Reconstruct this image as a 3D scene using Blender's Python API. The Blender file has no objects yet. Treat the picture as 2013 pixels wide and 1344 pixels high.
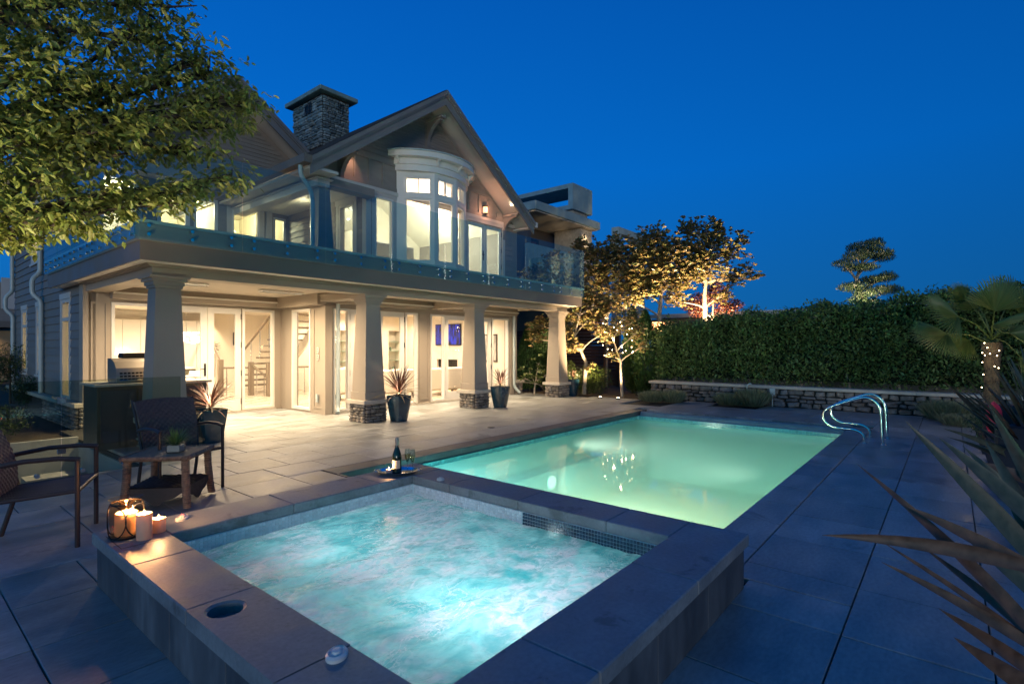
import bpy, bmesh, math, random
import numpy as np
from mathutils import Vector, Matrix
PI = math.pi
rnd = random.Random(7)
nr = np.random.RandomState(5)
SC = bpy.context.scene
COL = SC.collection

# ------------------------------------------------------------------ camera
cam_d = bpy.data.cameras.new('camera'); cam = bpy.data.objects.new('camera', cam_d); COL.objects.link(cam)
cam.location = (0, 0, 1.5)
cam.rotation_euler = (PI/2, 0, -math.atan2(.7716, .636))
cam_d.sensor_width = 36; cam_d.lens = 18.69; cam_d.shift_y = 9/2013
cam_d.clip_end = 3000; cam_d.clip_start = .05
cam_d.dof.use_dof = True; cam_d.dof.focus_distance = 8.0; cam_d.dof.aperture_fstop = 5.0
SC.camera = cam

# ------------------------------------------------------------------ sky
W = bpy.data.worlds.new('World'); SC.world = W; W.use_nodes = True
wt = W.node_tree; wt.nodes.clear()
wo = wt.nodes.new('ShaderNodeOutputWorld'); bg = wt.nodes.new('ShaderNodeBackground')
tc = wt.nodes.new('ShaderNodeTexCoord'); sep = wt.nodes.new('ShaderNodeSeparateXYZ')
wt.links.new(tc.outputs['Generated'], sep.inputs[0])
# twilight: brighter towards the side where the sun went down (behind the house, to the left)
rampz = wt.nodes.new('ShaderNodeValToRGB'); cr = rampz.color_ramp
cr.elements[0].position = 0; cr.elements[0].color = (.004, .080, .235, 1)
cr.elements[1].position = 1; cr.elements[1].color = (.0005, .030, .17, 1)
e = cr.elements.new(.30); e.color = (.0008, .088, .36, 1)
e = cr.elements.new(.62); e.color = (.0005, .058, .28, 1)
wt.links.new(sep.outputs['Z'], rampz.inputs[0])
dt = wt.nodes.new('ShaderNodeVectorMath'); dt.operation = 'DOT_PRODUCT'; dt.inputs[1].default_value = (.30, .954, 0)
wt.links.new(tc.outputs['Generated'], dt.inputs[0])
mr = wt.nodes.new('ShaderNodeMapRange'); mr.inputs['From Min'].default_value = -1; mr.inputs['From Max'].default_value = 1
mr.inputs['To Min'].default_value = .45; mr.inputs['To Max'].default_value = 1.75
wt.links.new(dt.outputs['Value'], mr.inputs['Value'])
glow_ = wt.nodes.new('ShaderNodeMapRange'); glow_.interpolation_type = 'SMOOTHSTEP'
glow_.inputs['From Min'].default_value = .1; glow_.inputs['From Max'].default_value = -1; glow_.inputs['To Min'].default_value = 0; glow_.inputs['To Max'].default_value = .85
dt2 = wt.nodes.new('ShaderNodeVectorMath'); dt2.operation = 'DOT_PRODUCT'; dt2.inputs[1].default_value = (.80, .58, .15)
wt.links.new(tc.outputs['Generated'], dt2.inputs[0]); wt.links.new(dt2.outputs['Value'], glow_.inputs['Value'])
mxs = wt.nodes.new('ShaderNodeMixRGB'); mxs.inputs[2].default_value = (.006, .72, 1.30, 1)   # afterglow on the side behind the camera
lowz = wt.nodes.new('ShaderNodeMapRange'); lowz.interpolation_type = 'SMOOTHSTEP'; lowz.inputs['From Min'].default_value = .75; lowz.inputs['From Max'].default_value = .0
lowz.inputs['To Min'].default_value = .06; lowz.inputs['To Max'].default_value = 1; wt.links.new(sep.outputs['Z'], lowz.inputs['Value'])
gm_ = wt.nodes.new('ShaderNodeMath'); gm_.operation = 'MULTIPLY'; wt.links.new(glow_.outputs[0], gm_.inputs[0]); wt.links.new(lowz.outputs[0], gm_.inputs[1])
wt.links.new(gm_.outputs[0], mxs.inputs[0]); wt.links.new(rampz.outputs[0], mxs.inputs[1])
wt.links.new(mxs.outputs[0], bg.inputs[0]); wt.links.new(mr.outputs[0], bg.inputs[1])
wt.links.new(bg.outputs[0], wo.inputs[0])
sun_d = bpy.data.lights.new('sun', 'SUN'); sun_d.energy = .72; sun_d.angle = math.radians(16); sun_d.color = (1, .90, .84)
sun = bpy.data.objects.new('sun', sun_d); COL.objects.link(sun)   # last soft glow of the evening, low behind the camera
sun.rotation_euler = Vector((.74, .66, -.05)).to_track_quat('-Z', 'Y').to_euler()
V = SC.view_settings
V.view_transform = 'Standard'; V.look = 'None'; V.exposure = 0; V.gamma = 1; V.use_curve_mapping = False
cy = SC.cycles
cy.use_denoising = True
try: cy.denoiser = 'OPENIMAGEDENOISE'
except Exception: pass
cy.max_bounces = 7; cy.diffuse_bounces = 4; cy.glossy_bounces = 3; cy.transmission_bounces = 4
cy.transparent_max_bounces = 14; cy.sample_clamp_indirect = 4; cy.sample_clamp_direct = 0
cy.caustics_reflective = False; cy.caustics_refractive = False; cy.use_light_tree = True

LK = 4.2   # overall level of the warm lamps
WARM = (1, .74, .44); WARM2 = (1, .70, .38); WIN = (1, .84, .62)
def spot(loc, tgt, power, color=WARM, size=140, blend=1.0, radius=.05, name='downlight_lamp'):
    d = bpy.data.lights.new(name, 'SPOT'); d.energy = power*(1 if name == 'underwater_lamp' else LK); d.color = color
    d.spot_size = math.radians(size); d.spot_blend = blend; d.shadow_soft_size = radius
    o = bpy.data.objects.new(name, d); COL.objects.link(o); o.location = loc
    o.rotation_euler = (Vector(tgt)-Vector(loc)).to_track_quat('-Z', 'Y').to_euler()
    return o
def point(loc, power, color=WARM, radius=.04, name='bulb_lamp'):
    d = bpy.data.lights.new(name, 'POINT'); d.energy = power*LK; d.color = color; d.shadow_soft_size = radius
    o = bpy.data.objects.new(name, d); COL.objects.link(o); o.location = loc
    return o
def area(loc, tgt, power, sx, sy, color, name='panel_lamp'):
    d = bpy.data.lights.new(name, 'AREA'); d.energy = power; d.color = color; d.shape = 'RECTANGLE'; d.size = sx; d.size_y = sy
    o = bpy.data.objects.new(name, d); COL.objects.link(o); o.location = loc
    o.rotation_euler = (Vector(tgt)-Vector(loc)).to_track_quat('-Z', 'Y').to_euler()
    return o

# ------------------------------------------------------------------ materials
MATS = {}
def mat(name, col, rough=.6, metal=0., nz=None, bump=None, spec=.5, rv=0., stretch=None, isl=0., sss=0., coat=0., nz2=None, hue=None):
    m = bpy.data.materials.new(name); m.use_nodes = True; MATS[name] = m
    nt = m.node_tree; N = nt.nodes; L = nt.links; b = N['Principled BSDF']
    b.inputs['Roughness'].default_value = rough; b.inputs['Metallic'].default_value = metal
    b.inputs['Specular IOR Level'].default_value = spec
    if coat: b.inputs['Coat Weight'].default_value = coat; b.inputs['Coat Roughness'].default_value = .08
    c = (*col, 1)
    geo = N.new('ShaderNodeNewGeometry')
    vec = geo.outputs['Position']
    if stretch:
        mp = N.new('ShaderNodeMapping'); mp.inputs['Scale'].default_value = stretch; L.new(vec, mp.inputs[0]); vec = mp.outputs[0]
    cur = N.new('ShaderNodeRGB'); cur.outputs[0].default_value = c; cur = cur.outputs[0]
    val = None
    def mul(a, b_):
        q = N.new('ShaderNodeMath'); q.operation = 'MULTIPLY'; L.new(a, q.inputs[0]); L.new(b_, q.inputs[1]); return q.outputs[0]
    def rng(src, lo, hi, fmin=0., fmax=1.):
        q = N.new('ShaderNodeMapRange'); q.inputs['From Min'].default_value = fmin; q.inputs['From Max'].default_value = fmax
        q.inputs['To Min'].default_value = lo; q.inputs['To Max'].default_value = hi; L.new(src, q.inputs['Value']); return q.outputs[0]
    for z in (nz, nz2):
        if z:
            t = N.new('ShaderNodeTexNoise'); t.inputs['Scale'].default_value = z[0]; t.inputs['Detail'].default_value = 5; L.new(vec, t.inputs[0])
            v = rng(t.outputs[0], 1-z[1], 1+z[1], .3, .7); val = v if val is None else mul(val, v)
            if z is nz:
                L.new(rng(t.outputs[0], max(0, rough-.12), min(1, rough+.12), .3, .7), b.inputs['Roughness'])
    if rv:
        oi = N.new('ShaderNodeObjectInfo'); v = rng(oi.outputs['Random'], 1-rv, 1+rv); val = v if val is None else mul(val, v)
    if isl:
        v = rng(geo.outputs['Random Per Island'], 1-isl, 1+isl); val = v if val is None else mul(val, v)
    if hue:
        mx = N.new('ShaderNodeMixRGB'); mx.inputs[2].default_value = (*hue, 1); L.new(cur, mx.inputs[1])
        src = geo.outputs['Random Per Island'] if isl else N.new('ShaderNodeObjectInfo').outputs['Random']
        w = N.new('ShaderNodeMath'); w.operation = 'MULTIPLY'; w.inputs[1].default_value = 7.31; L.new(src, w.inputs[0])
        fr = N.new('ShaderNodeMath'); fr.operation = 'FRACT'; L.new(w.outputs[0], fr.inputs[0]); L.new(fr.outputs[0], mx.inputs[0]); cur = mx.outputs[0]
    if val is not None:
        vm = N.new('ShaderNodeVectorMath'); vm.operation = 'SCALE'; L.new(cur, vm.inputs[0]); L.new(val, vm.inputs['Scale']); cur = vm.outputs[0]
    L.new(cur, b.inputs['Base Color'])
    if bump:
        t = N.new('ShaderNodeTexNoise'); t.inputs['Scale'].default_value = bump[0]; t.inputs['Detail'].default_value = 6; L.new(vec, t.inputs[0])
        bp = N.new('ShaderNodeBump'); bp.inputs['Strength'].default_value = bump[1]; bp.inputs['Distance'].default_value = .01
        L.new(t.outputs[0], bp.inputs['Height']); L.new(bp.outputs[0], b.inputs['Normal'])
    return m
def leafmat(name, col, hue, trans=.35, isl=.35, rough=.45, nz=None):
    m = mat(name, col, rough, isl=isl, hue=hue, nz=nz)
    nt = m.node_tree; N = nt.nodes; L = nt.links; b = N['Principled BSDF']
    tr = N.new('ShaderNodeBsdfTranslucent'); mx = N.new('ShaderNodeMixShader'); mx.inputs[0].default_value = trans
    L.new(b.inputs['Base Color'].links[0].from_socket, tr.inputs[0])
    L.new(b.outputs[0], mx.inputs[1]); L.new(tr.outputs[0], mx.inputs[2])
    L.new(mx.outputs[0], N['Material Output'].inputs[0])
    return m
def emit(name, col, s):
    m = bpy.data.materials.new(name); m.use_nodes = True; MATS[name] = m
    b = m.node_tree.nodes['Principled BSDF']; b.inputs['Base Color'].default_value = (*[min(1, c) for c in col], 1)
    b.inputs['Emission Color'].default_value = (*col, 1); b.inputs['Emission Strength'].default_value = s
    return m
def glass(name, tint=(1, 1, 1), ior=1.5, rough=0.0, boost=1.0, bump=None):
    m = bpy.data.materials.new(name); m.use_nodes = True; MATS[name] = m
    nt = m.node_tree; N = nt.nodes; L = nt.links; N.remove(N['Principled BSDF'])
    t = N.new('ShaderNodeBsdfTransparent'); t.inputs[0].default_value = (*tint, 1)
    g = N.new('ShaderNodeBsdfGlossy'); g.inputs['Roughness'].default_value = rough
    f = N.new('ShaderNodeLayerWeight'); f.inputs['Blend'].default_value = .5
    pw_ = N.new('ShaderNodeMath'); pw_.operation = 'POWER'; pw_.inputs[1].default_value = 5; L.new(f.outputs['Facing'], pw_.inputs[0])
    f0 = ((ior-1)/(ior+1))**2
    mu = N.new('ShaderNodeMath'); mu.operation = 'MULTIPLY_ADD'; mu.inputs[1].default_value = (1-f0)*.5; mu.inputs[2].default_value = f0*boost; mu.use_clamp = True; L.new(pw_.outputs[0], mu.inputs[0])
    mx = N.new('ShaderNodeMixShader'); L.new(mu.outputs[0], mx.inputs[0]); L.new(t.outputs[0], mx.inputs[1]); L.new(g.outputs[0], mx.inputs[2])
    L.new(mx.outputs[0], N['Material Output'].inputs[0])
    if bump:
        geo = N.new('ShaderNodeNewGeometry')
        tx = N.new('ShaderNodeTexNoise'); tx.inputs['Scale'].default_value = bump[0]; tx.inputs['Detail'].default_value = 3; L.new(geo.outputs['Position'], tx.inputs[0])
        bp = N.new('ShaderNodeBump'); bp.inputs['Strength'].default_value = bump[1]; bp.inputs['Distance'].default_value = .02
        L.new(tx.outputs[0], bp.inputs['Height']); L.new(bp.outputs[0], g.inputs['Normal']); L.new(bp.outputs[0], f.inputs['Normal'])
    return m

paver_m = mat('paver_stone', (.295, .305, .305), .42, nz=(2.0, .30), nz2=(22, .14), bump=(60, .15), rv=.13, stretch=(1, 2.2, 1))
def damp(m, scale, lo, hi, dark):
    nt = m.node_tree; N = nt.nodes; L = nt.links; b = N['Principled BSDF']; src = b.inputs['Base Color'].links[0].from_socket
    g_ = N.new('ShaderNodeNewGeometry'); t = N.new('ShaderNodeTexNoise'); t.inputs['Scale'].default_value = scale; t.inputs['Detail'].default_value = 9; t.inputs['Roughness'].default_value = .62; t.inputs['Distortion'].default_value = .4
    L.new(g_.outputs['Position'], t.inputs[0]); q = N.new('ShaderNodeMapRange'); q.interpolation_type = 'SMOOTHSTEP'
    q.inputs['From Min'].default_value = lo; q.inputs['From Max'].default_value = hi; q.inputs['To Min'].default_value = 1; q.inputs['To Max'].default_value = dark; L.new(t.outputs[0], q.inputs['Value'])
    v = N.new('ShaderNodeVectorMath'); v.operation = 'SCALE'; L.new(src, v.inputs[0]); L.new(q.outputs[0], v.inputs['Scale']); L.new(v.outputs[0], b.inputs['Base Color'])
damp(paver_m, 1.1, .60, .66, .62)
coping_m = mat('coping_stone', (.215, .235, .25), .5, nz=(3, .25), nz2=(45, .12), bump=(70, .15), rv=.05)
spawall_m = mat('spa_cladding', (.085, .095, .11), .6, nz=(4, .4), nz2=(14, .2), bump=(30, .15), rv=.12, stretch=(1, 1, .35))
damp(coping_m, 3.5, .58, .66, .60); damp(coping_m, 14, .64, .70, .70)
joint_m = mat('joint_sand', (.05, .047, .045), .9)
soil_m = mat('soil', (.06, .045, .03), .95, nz=(8, .5), bump=(30, .8))
greige_m = mat('greige_paint', (.36, .305, .25), .55, nz=(1.5, .05), bump=(120, .03))
fascia_m = mat('fascia_paint', (.20, .165, .14), .55, nz=(2, .08), bump=(150, .04))
rake_m = mat('rake_paint', (.21, .20, .195), .55, nz=(2, .08))
trim_m = mat('trim_paint', (.62, .58, .53), .45, nz=(2, .04))
white_m = mat('white_paint', (.80, .77, .72), .4, nz=(2, .03))
ceil_m = mat('porch_ceiling_paint', (.52, .45, .37), .6)
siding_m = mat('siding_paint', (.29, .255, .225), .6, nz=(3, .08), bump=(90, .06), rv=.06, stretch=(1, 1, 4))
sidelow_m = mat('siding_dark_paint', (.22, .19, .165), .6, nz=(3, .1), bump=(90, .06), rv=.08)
shingle_m = mat('roof_shingles', (.055, .055, .06), .85, nz=(12, .3), bump=(40, .6), rv=.15)
metal_m = mat('brushed_steel', (.75, .75, .76), .14, 1.0)
chrome_m = mat('polished_steel', (.85, .85, .86), .06, 1.0)
black_m = mat('black_metal', (.02, .02, .022), .4, .6)
copper_m = mat('downspout_paint', (.46, .54, .55), .35, nz=(6, .08))
stone_m = mat('ledge_stone', (.25, .21, .175), .8, nz=(14, .35), bump=(45, .5), rv=.4, hue=(.17, .165, .165))
chst_m = mat('chimney_stone', (.24, .28, .28), .8, nz=(14, .35), bump=(45, .5), rv=.4, hue=(.12, .18, .20))
mortar_m = mat('mortar', (.035, .033, .03), .95)
cap_m = mat('cap_stone', (.50, .45, .39), .7, nz=(6, .12), bump=(50, .2))
concrete_m = mat('concrete', (.36, .36, .35), .75, nz=(3, .15), bump=(30, .2))
inner_m = mat('interior_wall', (.82, .74, .62), .8)
innerc_m = mat('interior_ceiling', (.86, .80, .70), .8)
innerf_m = mat('interior_floor', (.52, .44, .34), .28, nz=(2, .08), stretch=(1, 5, 1))
cab_m = mat('cabinet_paint', (.80, .75, .68), .4)
oak_m = mat('grey_oak', (.19, .145, .10), .45, nz=(9, .25), stretch=(1, 1, .3))
sofa_m = mat('cream_fabric', (.78, .70, .58), .9, bump=(200, .2))
darkwood_m = mat('dark_wood', (.045, .03, .022), .4)
marble_m = mat('marble', (.78, .73, .65), .25, nz=(1.6, .08))
glass_m = glass('window_glass', (1, 1, 1), 1.45)
rail_glass_m = glass('railing_glass', (.82, .95, .93), 1.5, boost=2.4)
guard_glass_m = glass('guard_glass', (.80, .84, .78), 1.5, boost=1.2)
clear_m = glass('clear_glass', (.86, .90, .90), 1.45, boost=3.0)
amber_m = glass('amber_glass', (1, .80, .58), 1.45, boost=1.4)
shelfglass_m = mat('shelf_glass', (.35, .50, .40), .1)
wicker_m = mat('brown_wicker', (.27, .175, .115), .55, nz=(30, .3), bump=(160, .5), isl=.2)
wickerd_m = mat('dark_wicker', (.035, .025, .022), .5, nz=(30, .3), bump=(160, .5))
resin_m = mat('woven_resin', (.075, .058, .055), .5, nz=(40, .25), isl=.25)
chairfr_m = mat('chair_frame_metal', (.035, .03, .035), .4, .3)
wax_m = mat('candle_wax', (.86, .74, .58), .5)
_b = wax_m.node_tree.nodes['Principled BSDF']; 
_n = wax_m.node_tree; _t = _n.nodes.new('ShaderNodeBsdfTranslucent'); _t.inputs[0].default_value = (.95, .62, .34, 1); _m = _n.nodes.new('ShaderNodeMixShader'); _m.inputs[0].default_value = .5
_n.links.new(_b.outputs[0], _m.inputs[1]); _n.links.new(_t.outputs[0], _m.inputs[2]); _n.links.new(_m.outputs[0], _n.nodes['Material Output'].inputs[0])
_b.inputs['Subsurface Weight'].default_value = 0; _b.inputs['Subsurface Radius'].default_value = (1, .42, .16); _b.inputs['Subsurface Scale'].default_value = .03
pot_m = mat('glazed_blue_pot', (.012, .045, .075), .18, nz=(7, .3), coat=.6)
shell_m = mat('pool_plaster', (.34, .70, .69), .7, nz=(1.2, .08))
spashell_m = mat('spa_plaster', (.72, .86, .88), .7)
tilew_m = mat('mosaic_white_tile', (.82, .86, .88), .15, isl=.12)
tileb_m = mat('mosaic_blue_tile', (.03, .07, .12), .15, isl=.35)
tilep_m = mat('pool_waterline_tile', (.16, .52, .52), .2, isl=.15)
grout_m = mat('grout', (.42, .48, .52), .8)
bark_m = mat('pale_bark', (.36, .30, .23), .85, nz=(10, .3), bump=(40, .5))
barkd_m = mat('dark_bark', (.07, .055, .045), .9, nz=(10, .3), bump=(40, .5))
ivory_m = mat('ivory_plate', (.78, .76, .70), .4)
pink_m = mat('pink_fabric', (.75, .03, .07), .85)
navy_m = mat('navy_wicker', (.008, .010, .022), .6, nz=(60, .4), bump=(150, .5))
cedar_m = mat('cedar_fence', (.085, .04, .022), .7, nz=(6, .3), rv=.25, bump=(50, .3), stretch=(1, 1, 6))
bottle_m = mat('bottle_glass', (.010, .016, .006), .06, coat=.5)
label_m = mat('bottle_label', (.60, .50, .38), .6)
foil_m = mat('bottle_foil', (.30, .28, .26), .3, .7)
flame_m = emit('flame', (1, .62, .22), 45)
glow_m = emit('downlight_glow', (1, .82, .58), 14)
bulb_m = emit('string_bulb_glow', (1, .74, .40), 22)

# ------------------------------------------------------------------ helpers
def wloc(o):
    v = Vector((0, 0, 0))
    while o is not None: v += o.location; o = o.parent
    return v
def tag(o, label=None, cat=None, group=None, kind=None):
    if label: o['label'] = label
    if cat: o['category'] = cat
    if group: o['group'] = group
    if kind: o['kind'] = kind
    return o
def thing(name, label, cat, loc=(0, 0, 0), group=None):
    o = bpy.data.objects.new(name, None); COL.objects.link(o); o.location = loc; o.empty_display_size = .1
    return tag(o, label, cat, group)
def link(name, me, loc, parent=None):
    o = bpy.data.objects.new(name, me); COL.objects.link(o); o.parent = parent
    o.location = Vector(loc) - (wloc(parent) if parent else Vector((0, 0, 0)))
    return o
def copy_tree(o, parent=None):
    c = o.copy(); COL.objects.link(c); c.parent = parent
    for ch in list(o.children): copy_tree(ch, c)
    return c
class MB:
    def __init__(s): s.v = []; s.f = []; s.xf = None
    def add(s, vs, fs):
        n = len(s.v)
        if s.xf is not None: vs = [tuple(s.xf @ Vector(p)) for p in vs]
        s.v += [tuple(p) for p in vs]; s.f += [tuple(i+n for i in f) for f in fs]; return s
    def box(s, x0, x1, y0, y1, z0, z1, bev=0.):
        if x0 > x1: x0, x1 = x1, x0
        if y0 > y1: y0, y1 = y1, y0
        if z0 > z1: z0, z1 = z1, z0
        if bev <= 0:
            return s.add([(x0,y0,z0),(x1,y0,z0),(x1,y1,z0),(x0,y1,z0),(x0,y0,z1),(x1,y0,z1),(x1,y1,z1),(x0,y1,z1)],
                         [(0,3,2,1),(4,5,6,7),(0,1,5,4),(1,2,6,5),(2,3,7,6),(3,0,4,7)])
        b = min(bev, (x1-x0)*.45, (y1-y0)*.45, (z1-z0)*.45)
        bm = bmesh.new(); bmesh.ops.create_cube(bm, size=1)
        bmesh.ops.scale(bm, vec=(x1-x0, y1-y0, z1-z0), verts=bm.verts); bmesh.ops.translate(bm, vec=((x0+x1)/2, (y0+y1)/2, (z0+z1)/2), verts=bm.verts)
        bmesh.ops.bevel(bm, geom=bm.edges[:], offset=b, segments=1, affect='EDGES')
        bm.verts.index_update(); vs = [tuple(v.co) for v in bm.verts]; fs = [tuple(v.index for v in f.verts) for f in bm.faces]; bm.free()
        return s.add(vs, fs)
    def prism(s, pts, axis, a0, a1):
        n = len(pts)
        def m(p, a): return (a, p[0], p[1]) if axis == 'x' else ((p[0], a, p[1]) if axis == 'y' else (p[0], p[1], a))
        vs = [m(p, a0) for p in pts]+[m(p, a1) for p in pts]
        return s.add(vs, [tuple(range(n))[::-1], tuple(range(n, 2*n))]+[(i, (i+1) % n, n+(i+1) % n, n+i) for i in range(n)])
    def tube(s, path, r, n=8, cap=True):
        P = [Vector(p) for p in path]; k = len(P)
        R = r if hasattr(r, '__len__') else [r]*k
        vs = []; up = None
        for i, p in enumerate(P):
            t = (P[min(i+1, k-1)]-P[max(i-1, 0)]).normalized()
            if up is None: up = t.orthogonal().normalized()
            else:
                up = up - t*up.dot(t)
                up = up.normalized() if up.length > 1e-6 else t.orthogonal().normalized()
            w = t.cross(up)
            vs += [tuple(p+(up*math.cos(2*PI*j/n)+w*math.sin(2*PI*j/n))*R[i]) for j in range(n)]
        fs = [(i*n+j, i*n+(j+1) % n, (i+1)*n+(j+1) % n, (i+1)*n+j) for i in range(k-1) for j in range(n)]
        if cap: fs += [tuple(range(n))[::-1], tuple((k-1)*n+j for j in range(n))]
        return s.add(vs, fs)
    def lathe(s, prof, c, n=20, caps=True):
        k = len(prof)
        vs = [(c[0]+r*math.cos(2*PI*j/n), c[1]+r*math.sin(2*PI*j/n), c[2]+z) for r, z in prof for j in range(n)]
        fs = [(i*n+j, i*n+(j+1) % n, (i+1)*n+(j+1) % n, (i+1)*n+j) for i in range(k-1) for j in range(n)]
        if caps: fs += [tuple(range(n))[::-1], tuple((k-1)*n+j for j in range(n))]
        return s.add(vs, fs)
    def sphere(s, c, r, n=8, m=5, sz=1):
        prof = [(max(1e-4, r*math.sin(PI*i/m)), -r*sz*math.cos(PI*i/m)) for i in range(m+1)]
        return s.lathe(prof, c, n)
    def build(s, name, m, parent=None, smooth=False, label=None, stuff=False):
        a = np.array(s.v); lo = a.min(0); hi = a.max(0); o_ = np.array([(lo[0]+hi[0])/2, (lo[1]+hi[1])/2, lo[2]])
        me = bpy.data.meshes.new(name); me.from_pydata((a-o_).tolist(), [], s.f); me.update()
        me.materials.append(m)
        if smooth:
            me.polygons.foreach_set('use_smooth', [True]*len(me.polygons))
            try: me.set_sharp_from_angle(angle=math.radians(40))
            except Exception: pass
        o = link(name, me, o_, parent)
        if label: o['label'] = label
        if stuff: o['kind'] = 'stuff'
        return o
def bx(name, x0, x1, y0, y1, z0, z1, m, parent=None, bev=0.): return MB().box(x0, x1, y0, y1, z0, z1, bev).build(name, m, parent)
def at(px, py, d):   # a point seen in that direction at the distance d
    xc = (px-1006.5)*d/1045
    return Vector((.636*xc+.7716*d, -.7716*xc+.636*d, 1.5-(py-681)*d/1045))

# leaf-sized faces with numpy
LEAF_O = np.array([(0, 0, 0), (.28, .35, .06), (.26, .70, .03), (0, 1, -.08), (-.26, .70, .03), (-.28, .35, .06), (0, .5, -.02)])
LEAF_OF = [(0, 1, 6), (1, 2, 6), (2, 3, 6), (0, 6, 5), (6, 4, 5), (6, 3, 4)]
LEAF_S = np.array([(0, 0, 0), (.22, .5, .04), (0, 1, -.06), (-.22, .5, .04)]); LEAF_SF = [(0, 1, 2), (0, 2, 3)]
NEEDLE = np.array([(0, 0, 0), (.05, .5, 0), (0, 1, 0), (-.05, .5, 0)])
def rots(d, roll):
    d = d/np.linalg.norm(d, axis=1, keepdims=True); up = np.tile(np.array([0, 0, 1.]), (len(d), 1))
    x = np.cross(d, up); l = np.linalg.norm(x, axis=1, keepdims=True); x = np.where(l < 1e-3, np.array([[1, 0, 0]]), x/np.maximum(l, 1e-6)); z = np.cross(x, d)
    c, s_ = np.cos(roll)[:, None], np.sin(roll)[:, None]
    x2 = x*c+z*s_; z2 = z*c-x*s_
    return np.stack([x2, d, z2], axis=2)
def leaf_arrays(C, D, S, tmpl, faces, rollsd=.6):
    n = len(C); R = rots(D, nr.normal(0, rollsd, n)); T = tmpl[None]*S[:, None, None]
    Vv = np.einsum('nij,nkj->nki', R, T)+C[:, None]
    k = len(tmpl); F = (np.array(faces)[None]+(np.arange(n)*k)[:, None, None]).reshape(-1, len(faces[0]))
    return Vv.reshape(-1, 3), F
def leaf_mesh(name, C, D, S, m, parent, tmpl=LEAF_O, faces=LEAF_OF, stuff=True, rollsd=.6, label=None):
    vv, ff = leaf_arrays(C, D, S, tmpl, faces, rollsd)
    o_ = np.array([C[:, 0].mean(), C[:, 1].mean(), C[:, 2].min()])
    me = bpy.data.meshes.new(name); vv = vv-o_
    me.vertices.add(len(vv)); me.vertices.foreach_set('co', vv.ravel())
    k = len(faces[0]); me.loops.add(ff.size); me.loops.foreach_set('vertex_index', ff.ravel())
    me.polygons.add(len(ff)); me.polygons.foreach_set('loop_start', np.arange(0, ff.size, k)); me.polygons.foreach_set('loop_total', np.full(len(ff), k))
    me.update(calc_edges=True); me.materials.append(m)
    o = link(name, me, o_, parent)
    if stuff: o['kind'] = 'stuff'
    if label: o['label'] = label
    return o
def in_ball(n, shell=.0):
    p = nr.normal(0, 1, (n, 3)); p /= np.linalg.norm(p, axis=1, keepdims=True)
    r = nr.uniform(shell**3, 1, n)**(1/3.); return p*r[:, None]

# irregular stones shared by walls
STONES = {}
def stone_meshes(m, key, k=10):
    if key in STONES: return STONES[key]
    out = []
    for i in range(k):
        r = random.Random(100+i); n = 8
        # outline of a rough rectangle in x,z (-.5..5), front towards -y
        base = [(-.5, -.36), (-.38, -.5), (.36, -.5), (.5, -.38), (.5, .36), (.36, .5), (-.36, .5), (-.5, .38)]
        jt = .30 if key == 'f' else .16
        o1 = [(x*(1-r.uniform(0, jt)), z*(1-r.uniform(0, jt*1.2))) for x, z in base]
        vs = [(x, 0.5, z) for x, z in o1]+[(x, -.15+r.uniform(-.1, .1), z) for x, z in o1]
        ins = [(x*.72+r.uniform(-.05, .05), -.5+r.uniform(-.15, .12), z*.70+r.uniform(-.05, .05)) for x, z in o1]
        vs += ins
        fs = [(i_, i_+n, (i_+1) % n+n, (i_+1) % n) for i_ in range(n)]+[(i_+n, i_+2*n, (i_+1) % n+2*n, (i_+1) % n+n) for i_ in range(n)]
        cx_ = len(vs); vs.append((0, -.5+r.uniform(-.1, .05), 0)); fs += [(i_+2*n, cx_, (i_+1) % n+2*n) for i_ in range(n)]
        me = bpy.data.meshes.new('stone'); me.from_pydata(vs, [], [f[::-1] for f in fs]); me.update(); me.materials.append(m); out.append(me)
    STONES[key] = out; return out
def stone_face(parent, p0, p1, z0, z1, hmin, hmax, wmin, wmax, m, key, depth=.08, limit=999, gap=.006, seed=1):
    """lay stones on the vertical face from p0 to p1 (outside is to the right of p0->p1)"""
    r = random.Random(seed); ms = stone_meshes(m, key)
    a = Vector((*p0, 0)); b = Vector((*p1, 0)); L = (b-a).length; u = (b-a)/L; ang = math.atan2(u.y, u.x)
    nrm = Vector((u.y, -u.x, 0))
    z = z0; n = 0
    while z < z1-.02:
        h = r.uniform(hmin, hmax)
        if z1-z-h < hmin*.7: h = z1-z
        x = 0
        while x < L-.01:
            w = r.uniform(wmin, wmax)
            if L-x-w < wmin*.7: w = L-x
            if n < limit:
                hh = h
                o = bpy.data.objects.new('stone', r.choice(ms)); COL.objects.link(o); o.parent = parent
                dd = depth*r.uniform(.8, 1.25)
                c = a+u*(x+w/2)+nrm*(dd*.22)+Vector((0, 0, z+h/2))
                o.location = c-wloc(parent); o.rotation_euler = (r.uniform(-.04, .04), r.uniform(-.05, .05), ang)
                if key == 'f':
                    o.rotation_euler.y = r.uniform(-.16, .16); o.location.z += r.uniform(-.012, .012); hh *= r.uniform(.95, 1.22); w2_ = w*r.uniform(1.0, 1.10)
                else: w2_ = w
                o.scale = ((w2_-gap)*(-1 if r.random() < .5 else 1), dd, (hh-gap)*1.03)
                n += 1
            x += w
        z += h
    return n

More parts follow.
